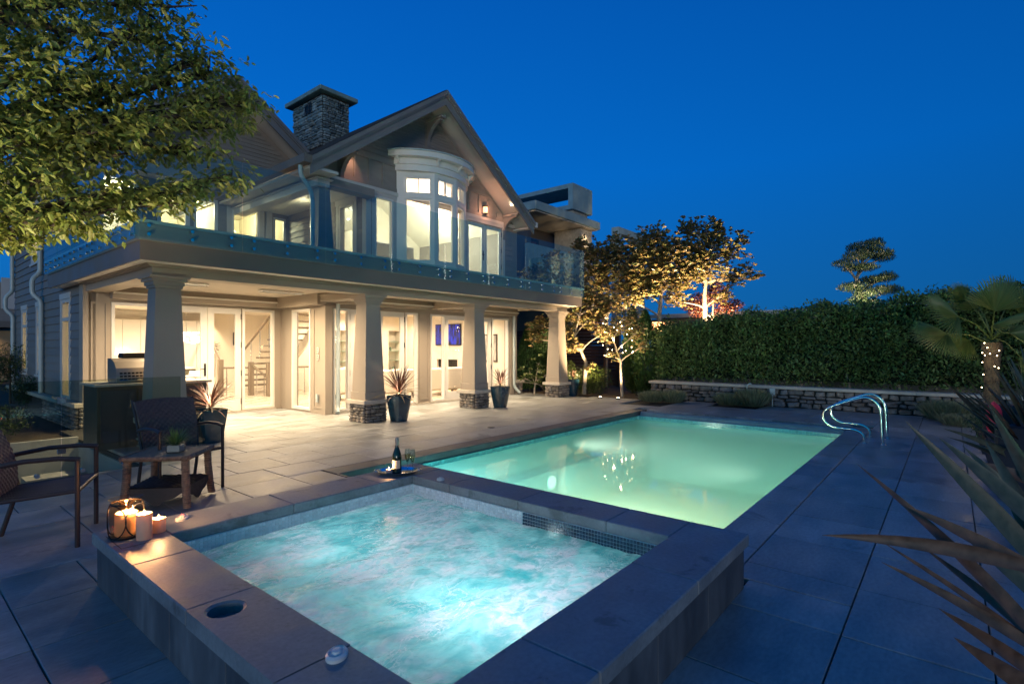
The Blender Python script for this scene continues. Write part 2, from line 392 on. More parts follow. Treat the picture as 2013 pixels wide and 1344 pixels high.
# ================================================================== GROUND
gz = -.10
g = MB()
for (x0, x1, y0, y1) in [(-400, -1.2, -400, 900), (-1.2, .94, -400, 7.84), (.94, 3.55, -400, 1.0), (.94, 3.55, 4.14, 7.84), (-1.2, 2.25, 11.2, 900), (2.25, 3.55, 7.84, 900),
                         (3.55, 11.75, -400, 1.47), (3.55, 11.75, 5.55, 900), (11.75, 900, -400, 900)]:
    g.add([(x0, y0, gz), (x1, y0, gz), (x1, y1, gz), (x0, y1, gz)], [(0, 1, 2, 3)])
tag(g.build('ground', soil_m), kind='structure')

# hills behind the house on the left
hl = MB(); hp = []
for i in range(40):
    t = i/39; x = -900+t*1500; hp.append((x, 900+60*math.sin(t*9), 95+45*math.sin(t*7+1.0)+14*math.sin(t*23)))
for i, (x, y, z) in enumerate(hp): hl.v += [(x, y, -2), (x*1.0, y+60, z)]
hl.f += [(2*i, 2*i+2, 2*i+3, 2*i+1) for i in range(39)]
hill_m = mat('wooded_hill', (.030, .042, .036), .95, nz=(.03, .4))
tag(hl.build('hill', hill_m), kind='structure')

# ---------------- patio of square-cut slabs
patio = MB().box(-2, 14.5, -1.6, -.8, -.098, -.045)
rects = [(-2, .935, -.8, 7.84), (2.25, 2.9, 4.135, 12.6), (.935, 2.25, 4.135, 7.84), (2.9, 3.51, 4.135, 12.6), (.935, 3.51, -.8, 1.005), (3.51, 11.75, -.8, 1.10), (3.51, 11.75, 5.90, 12.6), (11.75, 14.45, -.8, 8.4), (11.75, 14.45, 8.4, 12.6)]
for x0, x1, y0, y1 in rects: patio.box(x0, x1, y0, y1, -.098, -.045)
patio_o = tag(patio.build('patio', joint_m), kind='structure')
HOLES = [(.935, 3.62, 1.005, 4.135), (3.50, 12.12, 1.10, 5.90), (-2.2, 2.27, 7.85, 20), (-2.2, 2.62, 10, 20), (6.42, 13.3, 10.62, 20), (2.0, 6.5, 12.56, 20), (14.40, 15, -3, 6.72), (14.9, 18, 6, 20), (13.4, 18, 10.6, 20),
         (-3, 5.9, -9, -.78), (9.9, 16, -3, -.35), (13.6, 14.5, 8.3, 12.7), (12.6, 14.5, 5.6, 6.75), (13.5, 14.5, 3.6, 4.75)]
def subtract(r, h):
    x0, x1, y0, y1 = r; a0, a1, b0, b1 = h
    if a1 <= x0 or a0 >= x1 or b1 <= y0 or b0 >= y1: return [r]
    out = []
    if a0 > x0: out.append((x0, a0, y0, y1))
    if a1 < x1: out.append((a1, x1, y0, y1))
    xa, xb = max(x0, a0), min(x1, a1)
    if b0 > y0: out.append((xa, xb, y0, b0))
    if b1 < y1: out.append((xa, xb, b1, y1))
    return out
tiles = []
ypos = [-1.46+.0, -.80, -.16, .44, 1.10]+[1.70, 2.30, 2.92, 3.51, 4.13, 4.74, 5.33, 5.90, 6.49, 7.10, 7.70, 8.30, 8.90, 9.50, 10.10, 10.62, 11.3, 11.95, 12.56]
for j in range(len(ypos)-1):
    y0, y1 = ypos[j], ypos[j+1]
    right = y1 <= 1.2
    pitch = .69 if right else .64; start = .46 if right else .52
    off = .35 if (j % 2 and not right and y0 > 5.8) else 0
    k = -4
    while True:
        x0 = start+k*pitch+off; k += 1
        if x0 > 14.4: break
        rs = [(x0, min(x0+pitch, 14.45), y0, y1)]
        for h in HOLES:
            rs = [q for r in rs for q in subtract(r, h)]
        tiles += [r for r in rs if r[1]-r[0] > .05 and r[3]-r[2] > .05]
def tile_seen(r):
    cx_, cy_ = (r[0]+r[1])/2, (r[2]+r[3])/2
    d = .7716*cx_+.636*cy_; xc = .636*cx_-.7716*cy_
    if d < .8: return 1e9
    px = 1006.5+1045*xc/d; py = 681+1567/d
    if px < -120 or px > 2130 or py > 1480: return 1e8+d
    return d
tiles.sort(key=tile_seen)
TM = {}
rest = MB()
for i, r in enumerate(tiles):
    x0, x1, y0, y1 = r; w, h = round(x1-x0-.007, 3), round(y1-y0-.007, 3)
    if w < .02 or h < .02: continue
    if i < 300:
        if (w, h) not in TM:
            b = MB().box(-w/2, w/2, -h/2, h/2, 0, .042, .004)
            me = bpy.data.meshes.new('paver'); me.from_pydata(b.v, [], b.f); me.update(); me.materials.append(paver_m); TM[(w, h)] = me
        link('paver', TM[(w, h)], ((x0+x1)/2, (y0+y1)/2, -.042+rnd.uniform(-.0012, .0012)), patio_o)
    else: rest.box(x0+.003, x1-.004, y0+.003, y1-.004, -.042, 0)
if rest.v: rest.build('paver', paver_m, patio_o, stuff=True)
# small drains and access lid in the slabs
for x, y in [(7.36, 6.57)]:
    d = thing('deck_drain', 'small round dark drain cap set in the warm-lit slabs left of the pool', 'drain', (x, y, .0))
    MB().lathe([(.07, .001), (.07, .006), (.05, .008)], (x, y, 0), 20).build('cover', black_m, d)
t = thing('access_lid', 'square stone access lid in the slabs near the far left pool corner', 'lid', (10.6, 6.75, 0))
for a in [(10.2, 11.0, 6.5, 6.512), (10.2, 11.0, 6.99, 7.002), (10.2, 10.212, 6.512, 6.99), (10.988, 11.0, 6.512, 6.99)]: bx('edge_strip', a[0], a[1], a[2], a[3], .001, .005, cap_m, t)

# ================================================================== POOL
pool = thing('swimming_pool', 'long rectangular pool glowing green beyond the raised spa', 'pool', (7.4, 3.5, 0))
PX0, PX1, PY0, PY1, PD = 3.53, 11.30, 1.45, 5.57, -1.45
sh = MB()
sh.box(PX0-.02, PX1+.02, PY0-.02, PY1+.02, PD-.1, PD)
sh.box(PX0-.12, PX0, PY0-.12, PY1+.12, PD, -.215); sh.box(PX1, PX1+.12, PY0-.12, PY1+.12, PD, -.215)
sh.box(PX0, PX1, PY0-.12, PY0, PD, -.215); sh.box(PX0, PX1, PY1, PY1+.12, PD, -.215)
# bench step inside along the house side and far end
sh.box(PX0, PX1, PY1-.34, PY1-.001, PD+.001, -.62)
sh.build('shell', shell_m, pool)
# waterline tiles: vertical strips joined
tl = MB(); gr_ = MB()
def wl_tiles(b, x0, y0, x1, y1, z0, z1, s, th=.006):
    L = math.hypot(x1-x0, y1-y0); n = int(L/s); ux, uy = (x1-x0)/L, (y1-y0)/L; rows = max(1, round((z1-z0)/s)); hz = (z1-z0)/rows
    nx, ny = -uy, ux   # inward normal to the left of the direction
    for i in range(n):
        for k in range(rows):
            a, c = i*s+.0025, (i+1)*s-.0025; za, zb = z0+k*hz+.0025, z0+(k+1)*hz-.0025
            p = [(x0+ux*a, y0+uy*a), (x0+ux*c, y0+uy*c)]
            vs = [(p[0][0]+nx*q, p[0][1]+ny*q, z) for q, z in ((0, za), (th, za), (th, zb), (0, zb))]+[(p[1][0]+nx*q, p[1][1]+ny*q, z) for q, z in ((0, za), (th, za), (th, zb), (0, zb))]
            b.add(vs, [(1, 5, 6, 2), (2, 6, 7, 3), (0, 4, 5, 1), (0, 1, 2, 3), (5, 4, 7, 6)])
wl_tiles(tl, PX0, PY0, PX1, PY0, -.215, -.095, .06); wl_tiles(tl, PX1, PY0, PX1, PY1, -.215, -.095, .06)
wl_tiles(tl, PX1, PY1, PX0, PY1, -.215, -.095, .06); wl_tiles(tl, PX0, PY1, PX0, PY0, -.215, -.095, .06)
tl.build('waterline_tile', tilep_m, pool, stuff=True)
bk = MB(); bk.box(PX0-.12, PX0-.001, PY0-.12, PY1+.12, -.215, -.098); bk.box(PX1+.001, PX1+.12, PY0-.12, PY1+.12, -.215, -.098)
bk.box(PX0, PX1, PY0-.12, PY0-.001, -.215, -.098); bk.box(PX0, PX1, PY1+.001, PY1+.12, -.215, -.098); bk.build('bond_beam', shell_m, pool)
shadecop_m = mat('shaded_pool_coping', (.10, .10, .105), .5, nz=(4, .25), bump=(60, .15))  # shade on the coping's pool-side face, put into the slab colour
def coping_run(parent, axis, a0, a1, c0, c1, z0, z1, step, m, name='coping_slab'):
    n = max(1, round((a1-a0)/step)); s = (a1-a0)/n
    for i in range(n):
        p, q = a0+i*s+.002, a0+(i+1)*s-.002
        if axis == 'x': bx(name, p, q, c0, c1, z0, z1, m, parent, .006)
        else: bx(name, c0, c1, p, q, z0, z1, m, parent, .006)
coping_run(pool, 'x', 3.53, 11.73, 1.105, 1.445, -.094, .001, .69, paver_m)
coping_run(pool, 'x', 3.53, 11.73, 5.575, 5.895, -.094, .001, .69, shadecop_m)
coping_run(pool, 'y', 1.45, 5.57, 11.78, 12.115, -.094, .001, .69, paver_m)
bx('cover_trough', 11.31, 11.77, 1.445, 5.575, -.36, -.35, black_m, pool); bx('cover_trough', 11.76, 11.775, 1.445, 5.575, -.35, -.096, black_m, pool)
bx('coping_slab', 3.515, 3.545, 4.2, 5.57, -.096, .001, shadecop_m, pool)
rol_m = mat('pool_cover_vinyl', (.12, .20, .26), .45, nz=(5, .2))
rol = thing('pool_cover_roller', 'rolled grey blue pool cover lying in the slot along the far pool end', 'pool cover', (11.52, 3.5, -.2))
MB().tube([(11.47, 1.50, -.085), (11.47, 3.5, -.078), (11.47, 5.54, -.085)], .085, 16).build('rolled_cover', rol_m, rol, True)
MB().tube([(11.47, 1.455, -.085), (11.47, 5.565, -.085)], .03, 8).build('axle', metal_m, rol)
# underwater lights: fixtures on the walls
def pool_light(x, y, z, nx, ny, pw, col, parent, r=.11, size=150):
    m = MB(); m.tube([(x-nx*.005, y-ny*.005, z), (x+nx*.02, y+ny*.02, z)], r, 16); m.build('underwater_light', emit_pool, parent)
    return spot((x+nx*.10, y+ny*.10, z), (x+nx*2+(1.6 if ny < 0 else 0), y+ny*2, z-.25), pw, col, size, 1, .025, 'underwater_lamp')
emit_pool = emit('underwater_light_face', (.75, 1, .9), 1.2)
PC = (.80, 1, .80)
pool_light(3.535, 2.4, -.75, 1, 0, 430, (.95, 1, .55), pool); pool_light(3.535, 4.75, -.7, 1, 0, 260, (.35, .95, 1), pool)
pool_light(7.4, 5.23, -.80, 0, -1, 170, (.9, 1, .8), pool); pool_light(7.2, 1.455, -.8, 0, 1, 60, PC, pool)
# two return fittings seen on the floor
for x, y in [(8.1, 3.4), (8.5, 2.7)]:
    MB().lathe([(.12, 0), (.12, .015), (.06, .03)], (x, y, PD+.001), 16).build('floor_drain', white_m, pool)
# water: clear with a milky bloom in it
def water_mat(name, milk, mix, bumps, foam=None):
    m = bpy.data.materials.new(name); m.use_nodes = True
    nt = m.node_tree; N = nt.nodes; L = nt.links; N.remove(N['Principled BSDF'])
    geo = N.new('ShaderNodeNewGeometry')
    bp = None
    for sc_, st in bumps:
        tx = N.new('ShaderNodeTexNoise'); tx.inputs['Scale'].default_value = sc_; tx.inputs['Detail'].default_value = 3; tx.inputs['Distortion'].default_value = .6
        L.new(geo.outputs['Position'], tx.inputs[0])
        b2 = N.new('ShaderNodeBump'); b2.inputs['Strength'].default_value = st; b2.inputs['Distance'].default_value = .02; L.new(tx.outputs[0], b2.inputs['Height'])
        if bp: L.new(bp.outputs[0], b2.inputs['Normal'])
        bp = b2
    t = N.new('ShaderNodeBsdfTransparent'); t.inputs[0].default_value = (.90, 1, .97, 1)
    tl_ = N.new('ShaderNodeBsdfTranslucent'); tl_.inputs[0].default_value = (*milk, 1)
    m1 = N.new('ShaderNodeMixShader'); m1.inputs[0].default_value = mix
    L.new(t.outputs[0], m1.inputs[1]); L.new(tl_.outputs[0], m1.inputs[2])
    out = m1
    if foam:
        # foam: stretched noise streaks plus fine bubbles
        mp = N.new('ShaderNodeMapping'); mp.inputs['Rotation'].default_value = (0, 0, .5); mp.inputs['Scale'].default_value = (1, 1.3, 1); L.new(geo.outputs['Position'], mp.inputs[0])
        def tex(sc_, det, dist, v=None):
            n = N.new('ShaderNodeTexNoise'); n.inputs['Scale'].default_value = sc_; n.inputs['Detail'].default_value = det; n.inputs['Roughness'].default_value = .62; n.inputs['Distortion'].default_value = dist; L.new(v or mp.outputs[0], n.inputs[0]); return n.outputs[0]
        def mrg(src, a, b, lo=0., hi=1.):
            q = N.new('ShaderNodeMapRange'); q.interpolation_type = 'SMOOTHSTEP'; q.inputs['From Min'].default_value = a; q.inputs['From Max'].default_value = b; q.inputs['To Min'].default_value = lo; q.inputs['To Max'].default_value = hi; L.new(src, q.inputs['Value']); return q.outputs[0]
        def mth(op, a, b):
            q = N.new('ShaderNodeMath'); q.operation = op; q.use_clamp = op == 'ADD'
            for k_, v_ in enumerate((a, b)):
                if isinstance(v_, (int, float)): q.inputs[k_].default_value = v_
                else: L.new(v_, q.inputs[k_])
            return q.outputs[0]
        patch = mrg(tex(1.15, 4, .8), .43, .58)                       # broad foam plumes over the jets
        ridge = mth('ABSOLUTE', mth('SUBTRACT', tex(4.5, 6, 1.8), .5), 0.)
        lines = mrg(ridge, .0, .028, 1., 0.)                          # thin bright streaks
        spk = mrg(tex(30, 3, 1.2), .60, .68)                          # bubbles
        zone = mrg(tex(1.7, 2, .4, geo.outputs['Position']), .42, .60)
        mott = mrg(tex(9, 5, 1.0), .38, .66, .25, 1.)
        a1 = mth('MULTIPLY', patch, mott); a2 = mth('MULTIPLY', lines, mth('MULTIPLY', zone, .75)); a3 = mth('MULTIPLY', spk, mth('MULTIPLY', zone, .8))
        allf = mth('ADD', mth('ADD', a1, a2), a3)
        sc2 = N.new('ShaderNodeMath'); sc2.operation = 'MULTIPLY'; sc2.inputs[1].default_value = .95; L.new(allf, sc2.inputs[0])
        # the water between goes from deep teal to milky aqua
        teal = N.new('ShaderNodeMixRGB'); teal.inputs[1].default_value = (.05, .42, .46, 1); teal.inputs[2].default_value = (.36, .82, .82, 1)
        L.new(mrg(tex(3.1, 5, 1.2), .36, .66), teal.inputs[0]); L.new(teal.outputs[0], tl_.inputs[0])
        f1 = N.new('ShaderNodeBsdfTranslucent'); f1.inputs[0].default_value = (*foam, 1)
        f2 = N.new('ShaderNodeBsdfDiffuse'); f2.inputs[0].default_value = (*foam, 1)
        fm = N.new('ShaderNodeMixShader'); fm.inputs[0].default_value = .35; L.new(f1.outputs[0], fm.inputs[1]); L.new(f2.outputs[0], fm.inputs[2])
        m2 = N.new('ShaderNodeMixShader'); L.new(sc2.outputs[0], m2.inputs[0]); L.new(m1.outputs[0], m2.inputs[1]); L.new(fm.outputs[0], m2.inputs[2]); out = m2
    g_ = N.new('ShaderNodeBsdfGlossy'); g_.inputs['Roughness'].default_value = .03 if not foam else .12
    f = N.new('ShaderNodeFresnel'); f.inputs[0].default_value = 1.33; L.new(bp.outputs[0], f.inputs['Normal']); L.new(bp.outputs[0], g_.inputs['Normal'])
    m3 = N.new('ShaderNodeMixShader'); L.new(f.outputs[0], m3.inputs[0]); L.new(out.outputs[0], m3.inputs[1]); L.new(g_.outputs[0], m3.inputs[2])
    L.new(m3.outputs[0], N['Material Output'].inputs[0])
    return m
poolwater_m = water_mat('pool_water', (.80, 1, .90), .48, [(3, .02), (9, .012)])
spawater_m = water_mat('bubbling_water', (.10, .66, .70), .82, [(6, .5), (24, .5)], foam=(1, .93, .95))
w = MB(); nx_, ny_ = 2, 2
w.add([(PX0, PY0, -.17), (PX1, PY0, -.17), (PX1, PY1, -.17), (PX0, PY1, -.17)], [(0, 1, 2, 3)])
tag(w.build('pool_water', poolwater_m), kind='structure')

# ================================================================== RAISED SPA
spa = thing('raised_spa', 'square stone spa full of bubbling turquoise water in the foreground', 'hot tub', (2.2, 2.57, 0))
OX0, OX1, OY0, OY1 = .90, 3.51, .97, 4.17
IX0, IX1, IY0, IY1 = 1.21, 3.15, 1.34, 3.77
CT, CB = .33, .255
core = MB()
core.box(OX0+.05, IX0-.012, OY0+.05, OY1-.05, -.05, CB-.002); core.box(IX1+.012, OX1-.04, OY0+.05, OY1-.05, -.05, CB-.002)
core.box(IX0-.012, IX1+.012, OY0+.05, IY0-.012, -.05, CB-.002); core.box(IX0-.012, IX1+.012, IY1+.012, OY1-.05, -.05, CB-.002)
core.build('bond_beam', grout_m, spa)
ss = MB(); ss.box(IX0-.10, IX1+.10, IY0-.10, IY1+.10, -.75, -.70)
ss.box(IX0-.011, IX0-.001, IY0, IY1, -.70, CB-.002); ss.box(IX1+.001, IX1+.011, IY0, IY1, -.70, CB-.002); ss.box(IX0, IX1, IY0-.011, IY0-.001, -.70, CB-.002); ss.box(IX0, IX1, IY1+.001, IY1+.011, -.70, CB-.002)
ss.box(IX0, IX0+.42, IY0, IY1, -.699, -.28); ss.box(IX1-.42, IX1, IY0, IY1, -.699, -.28)
ss.build('shell', spashell_m, spa)
# cladding panels on the outer faces
for k in range(5):
    y0 = OY0+.03+k*(OY1-OY0-.06)/5; y1 = OY0+.03+(k+1)*(OY1-OY0-.06)/5
    bx('cladding_panel', OX0+.02, OX0+.05, y0+.002, y1-.002, .0, CB-.003, spawall_m, spa, .002)
for k in range(4):
    x0 = OX0+.05+k*(OX1-OX0-.09)/4; x1 = OX0+.05+(k+1)*(OX1-OX0-.09)/4
    bx('cladding_panel', x0+.002, x1-.002, OY0+.02, OY0+.05, .0, CB-.003, spawall_m, spa, .002)
    bx('cladding_panel', x0+.002, x1-.002, OY1-.05, OY1-.02, .0, CB-.003, spawall_m, spa, .002)
for k in range(4):
    y0 = OY0+.05+k*(OY1-OY0-.1)/4; y1 = OY0+.05+(k+1)*(OY1-OY0-.1)/4
    bx('cladding_panel', OX1-.04, OX1-.015, y0+.002, y1-.002, -.2, CB-.003, tileb_m, spa, .002)
# coping slabs (left side has the skimmer hole)
SKX, SKY, SKR = 1.02, 2.50, .085
def slab_hole(x0, x1, y0, y1, z0, z1, cx_, cy_, r):
    m = MB(); n = 32; outer = []
    for i in range(n):
        a = 2*PI*i/n; c, s_ = math.cos(a), math.sin(a)
        tt = min((x1-cx_)/c if c > 1e-9 else ((x0-cx_)/c if c < -1e-9 else 1e9), (y1-cy_)/s_ if s_ > 1e-9 else ((y0-cy_)/s_ if s_ < -1e-9 else 1e9))
        outer.append((cx_+c*tt, cy_+s_*tt))
    # snap nearest ones to the corners
    for q in ((x0, y0), (x1, y0), (x1, y1), (x0, y1)):
        k = min(range(n), key=lambda i_: (outer[i_][0]-q[0])**2+(outer[i_][1]-q[1])**2); outer[k] = q
    inner = [(cx_+r*math.cos(2*PI*i/n), cy_+r*math.sin(2*PI*i/n)) for i in range(n)]
    vs = [(*p, z1) for p in outer]+[(*p, z1) for p in inner]+[(*p, z0) for p in inner]+[(*p, z0) for p in outer]
    fs = []
    for i in range(n):
        j = (i+1) % n; fs += [(i, j, n+j, n+i), (n+i, n+j, 2*n+j, 2*n+i), (2*n+i, 2*n+j, 3*n+j, 3*n+i), (3*n+i, 3*n+j, j, i)]
    return m.add(vs, fs)
ys = [OY0, 1.82, 2.62, 3.38, OY1]
for i in range(4):
    a, b = ys[i]+.002, ys[i+1]-.002
    if i == 1: slab_hole(OX0, IX0, a, b, CB, CT, SKX, SKY, SKR).build('coping_slab', coping_m, spa)
    else: bx('coping_slab', OX0, IX0, a, b, CB, CT, coping_m, spa, .006)
for a, b in [(IX0+.002, 1.675), (1.679, 2.64), (2.644, OX1)]:
    bx('coping_slab', a, b, OY0, IY0, CB, CT, coping_m, spa, .006)
for a, b in [(IX0+.002, 2.02), (2.024, 2.80), (2.804, OX1)]:
    bx('coping_slab', a, b, IY1, OY1, CB, CT, coping_m, spa, .006)
for a, b in [(IY0+.002, 1.78), (1.784, 2.54), (2.544, 3.29), (3.294, IY1-.002)]:
    bx('coping_slab', IX1, OX1, a, b, CB, CT, coping_m, spa, .006)
MB().lathe([(.001, -.055), (SKR-.012, -.055), (SKR-.012, -.008), (SKR-.001, -.002)], (SKX, SKY, CT), 24, False).build('skimmer_well', coping_m, spa, True)
ws = MB(); wl_tiles(ws, IX1, IY1, IX0, IY1, .085, CB-.003, .024, .005)
wl_tiles(ws, IX1, 2.50, IX1, IY1, .085, CB-.003, .024, .005); wl_tiles(ws, IX0, IY1, IX0, IY0, .085, CB-.003, .024, .005); wl_tiles(ws, IX0, IY0, IX1, IY0, .085, CB-.003, .024, .005)
ws.build('mosaic_tile', tilew_m, spa, stuff=True)
wb = MB(); wl_tiles(wb, IX1, IY0, IX1, 2.50, .085, CB-.003, .024, .005); wb.build('mosaic_tile', tileb_m, spa, stuff=True)
emit_spa = emit('spa_light_face', (.7, .95, 1), 1.5)
SPC = (.84, .96, 1)
for (x, y, nx2, ny2, pw) in [(IX0+.425, 1.9, 1, 0, 26), (IX0+.425, 3.2, 1, 0, 19), (2.0, IY0+.004, 0, 1, 22), (2.75, IY0+.004, 0, 1, 18)]:
    m = MB(); m.tube([(x-nx2*.003, y-ny2*.003, -.45), (x+nx2*.02, y+ny2*.02, -.45)], .08, 16); m.build('underwater_light', emit_spa, spa)
    spot((x+nx2*.06, y+ny2*.06, -.45), (x+nx2*.9, y+ny2*.9, -.10), pw, SPC, 175, 1, .05, 'underwater_lamp')
# rippled water surface
G = 150; wv = MB()
import mathutils.noise as mn
xs_ = np.linspace(IX0+.001, IX1-.001, G); ys_ = np.linspace(IY0+.001, IY1-.001, G)
for j in range(G):
    for i in range(G):
        x, y = xs_[i], ys_[j]; p = Vector((x*3.2+.8*mn.noise(Vector((x*2, y*2, 3))), y*5.5, 0))
        amp = .45+.75*max(0, mn.noise(Vector((x*1.2, y*1.2, 9)))+.35)
        z = .165+amp*(.014*mn.noise(p)+.008*mn.noise(p*2.3)+.005*mn.noise(p*5.1)+.0025*mn.noise(p*11))
        wv.v.append((x, y, z))
wv.f = [(j*G+i, j*G+i+1, (j+1)*G+i+1, (j+1)*G+i) for j in range(G-1) for i in range(G-1)]
tag(wv.build('spa_water', spawater_m, smooth=True), kind='structure')

# ================================================================== HOUSE
house = thing('house', 'two storey craftsman style house with glowing windows beside the pool', 'house', (7.9, 12, 0))
WT = 2.62     # underside level of porch structure
DK = 3.20     # balcony floor
def wall_y(name, Y, x0, x1, z0, z1, ops, m, parent, th=.16):
    """wall facing -Y with openings (xa, xb, za, zb)"""
    xs = sorted(set([x0, x1]+[v for o in ops for v in o[:2]])); b = MB()
    for a, c in zip(xs, xs[1:]):
        mid = (a+c)/2; zz = z0
        for o in sorted([o for o in ops if o[0] < mid < o[1]], key=lambda o: o[2]):
            if o[2] > zz+1e-4: b.box(a, c, Y, Y+th, zz, o[2])
            zz = o[3]
        if z1 > zz+1e-4: b.box(a, c, Y, Y+th, zz, z1)
    return b.build(name, m, parent)
def wall_x(name, X, y0, y1, z0, z1, ops, m, parent, th=.16):
    ys2 = sorted(set([y0, y1]+[v for o in ops for v in o[:2]])); b = MB()
    for a, c in zip(ys2, ys2[1:]):
        mid = (a+c)/2; zz = z0
        for o in sorted([o for o in ops if o[0] < mid < o[1]], key=lambda o: o[2]):
            if o[2] > zz+1e-4: b.box(X, X+th, a, c, zz, o[2])
            zz = o[3]
        if z1 > zz+1e-4: b.box(X, X+th, a, c, zz, z1)
    return b.build(name, m, parent)
def ring_y(b, x0, x1, z0, z1, w, y0, y1, wb=None):
    wb = w if wb is None else wb
    b.box(x0, x0+w, y0, y1, z0, z1); b.box(x1-w, x1, y0, y1, z0, z1); b.box(x0+w, x1-w, y0, y1, z1-w, z1); b.box(x0+w, x1-w, y0, y1, z0, z0+wb)
def ring_x(b, y0, y1, z0, z1, w, x0, x1, wb=None):
    wb = w if wb is None else wb
    b.box(x0, x1, y0, y0+w, z0, z1); b.box(x0, x1, y1-w, y1, z0, z1); b.box(x0, x1, y0+w, y1-w, z1-w, z1); b.box(x0, x1, y0+w, y1-w, z0, z0+wb)
def window_y(Y, x0, x1, z0, z1, parent, w=.055, m=None, transom=None, muntin=None, casing=0, sill=True):
    b = MB(); ring_y(b, x0+.004, x1-.004, z0+.004, z1-.004, w, Y-.015, Y+.09)
    if transom: b.box(x0+w, x1-w, Y-.015, Y+.09, transom-.035, transom+.035)
    f = b.build('window', m or white_m, parent)
    bx('pane', x0+w, x1-w, Y+.035, Y+.043, z0+w, z1-w, glass_m, f)
    if muntin:
        for q in muntin: bx('muntin', q-.012, q+.012, Y+.01, Y+.033, transom+.035, z1-w, m or white_m, f)
    if casing:
        c = MB(); c.box(x0-casing, x0, Y-.022, Y-.002, z0-.02, z1); c.box(x1, x1+casing, Y-.022, Y-.002, z0-.02, z1); c.box(x0-casing-.02, x1+casing+.02, Y-.03, Y-.002, z1, z1+casing*1.2); c.build('casing', m or trim_m, f)
        if sill: bx('sill', x0-casing-.02, x1+casing+.02, Y-.05, Y-.002, z0-.07, z0-.021, m or trim_m, f)
    return f
def window_x(X, y0, y1, z0, z1, parent, w=.055, m=None, transom=None, casing=0):
    b = MB(); ring_x(b, y0+.004, y1-.004, z0+.004, z1-.004, w, X-.015, X+.09)
    if transom: b.box(X-.015, X+.09, y0+w, y1-w, transom-.035, transom+.035)
    f = b.build('window', m or white_m, parent)
    bx('pane', X+.035, X+.043, y0+w, y1-w, z0+w, z1-w, glass_m, f)
    if casing:
        c = MB(); c.box(X-.022, X-.002, y0-casing, y0, z0-.02, z1); c.box(X-.022, X-.002, y1, y1+casing, z0-.02, z1); c.box(X-.03, X-.002, y0-casing-.02, y1+casing+.02, z1, z1+casing*1.2); c.box(X-.05, X-.002, y0-casing-.02, y1+casing+.02, z0-.07, z0-.021); c.build('casing', m or trim_m, f)
    return f
def door_y(Y, x0, x1, z0, z1, parent, hinge='l', handle=True, st=.125, m=None):
    b = MB(); ring_y(b, x0+.004, x1-.004, z0+.004, z1-.004, st, Y+.0, Y+.05, .23)
    f = b.build('door', m or white_m, parent)
    bx('pane', x0+st, x1-st, Y+.02, Y+.028, z0+.23, z1-st, glass_m, f)
    hx = x0+.0 if hinge == 'l' else x1
    for k in range(4):
        zc = z0+.15+k*(z1-z0-.4)/3
        MB().tube([(hx, Y-.006, zc), (hx, Y-.006, zc+.13)], .014, 8).build('hinge', black_m, f)
    if handle:
        kx = x1-.05 if hinge == 'l' else x0+.05
        h = bx('handle', kx-.02, kx+.02, Y-.012, Y-.001, z0+.82, z0+1.10, black_m, f, .004)
        b = MB(); b.tube([(kx, Y-.012, z0+.98), (kx, Y-.05, z0+.98), (kx-.11 if hinge == 'l' else kx+.11, Y-.055, z0+.975)], .010, 8); b.build('handle', black_m, f)
    return f

# ---- lower walls
Z0, ZT = 0.0, 2.40
LW = [(3.02, 3.90, .10, 2.37), (4.05, 5.49, 0.02, 2.37), (5.50, 6.26, .04, 2.37)]
wall_y('wall', 12.60, 2.66, 6.42, 0, DK, LW, greige_m, house)
window_y(12.60, 3.02, 3.90, .10, 2.37, house)
door_y(12.62, 4.05, 4.765, .03, 2.37, house, 'l'); door_y(12.62, 4.775, 5.49, .03, 2.37, house, 'r', False)
window_y(12.60, 5.50, 6.26, .04, 2.37, house)
wall_x('wall', 6.42, 10.76, 12.60, 0, DK, [(11.22, 12.06, .04, 2.37)], greige_m, house)
window_x(6.42, 11.22, 12.06, .04, 2.37, house)
FW = [(6.60, 7.02, .04, 2.36), (7.03, 8.62, .02, 2.36), (8.63, 9.03, .04, 2.36), (9.47, 10.00, .04, 2.36), (10.01, 11.90, .02, 2.36), (11.91, 12.68, .04, 2.36)]
wall_y('wall', 10.60, 6.42, 12.90, 0, DK, FW, greige_m, house)
for a, b_ in [(6.60, 7.02), (8.63, 9.03), (9.47, 10.00), (11.91, 12.68)]: window_y(10.60, a, b_, .04, 2.36, house, .045)
door_y(10.62, 7.03, 7.82, .03, 2.36, house, 'l'); door_y(10.62, 7.83, 8.62, .03, 2.36, house, 'r', False)
door_y(10.62, 10.01, 10.95, .03, 2.36, house, 'l'); door_y(10.62, 10.96, 11.90, .03, 2.36, house, 'r', False)
wall_x('wall', 12.90, 10.6, 20, 0, DK, [], greige_m, house, .2)
# panel mouldings on the piers
pm = MB()
for a, b_ in [(9.09, 9.41)]: ring_y(pm, a, b_, .12, 2.36, .035, 10.585, 10.599)
ring_x(pm, 10.72, 11.10, .12, 2.36, .035, 6.405, 6.419)
ring_y(pm, 2.70, 2.96, .50, 2.36, .03, 12.585, 12.599)
pm.build('panel_moulding', greige_m, house)
bx('corner_board', 6.385, 6.419, 10.565, 10.72, 0, 2.40, greige_m, house); bx('corner_board', 6.421, 6.56, 10.565, 10.599, 0, 2.40, greige_m, house)
bx('corner_board', 12.76, 12.94, 10.57, 10.599, 0, 2.40, greige_m, house); bx('threshold', 4.03, 6.28, 12.54, 12.60, 0.0, .035, cap_m, house); bx('threshold', 6.58, 12.7, 10.54, 10.60, 0.0, .035, cap_m, house)
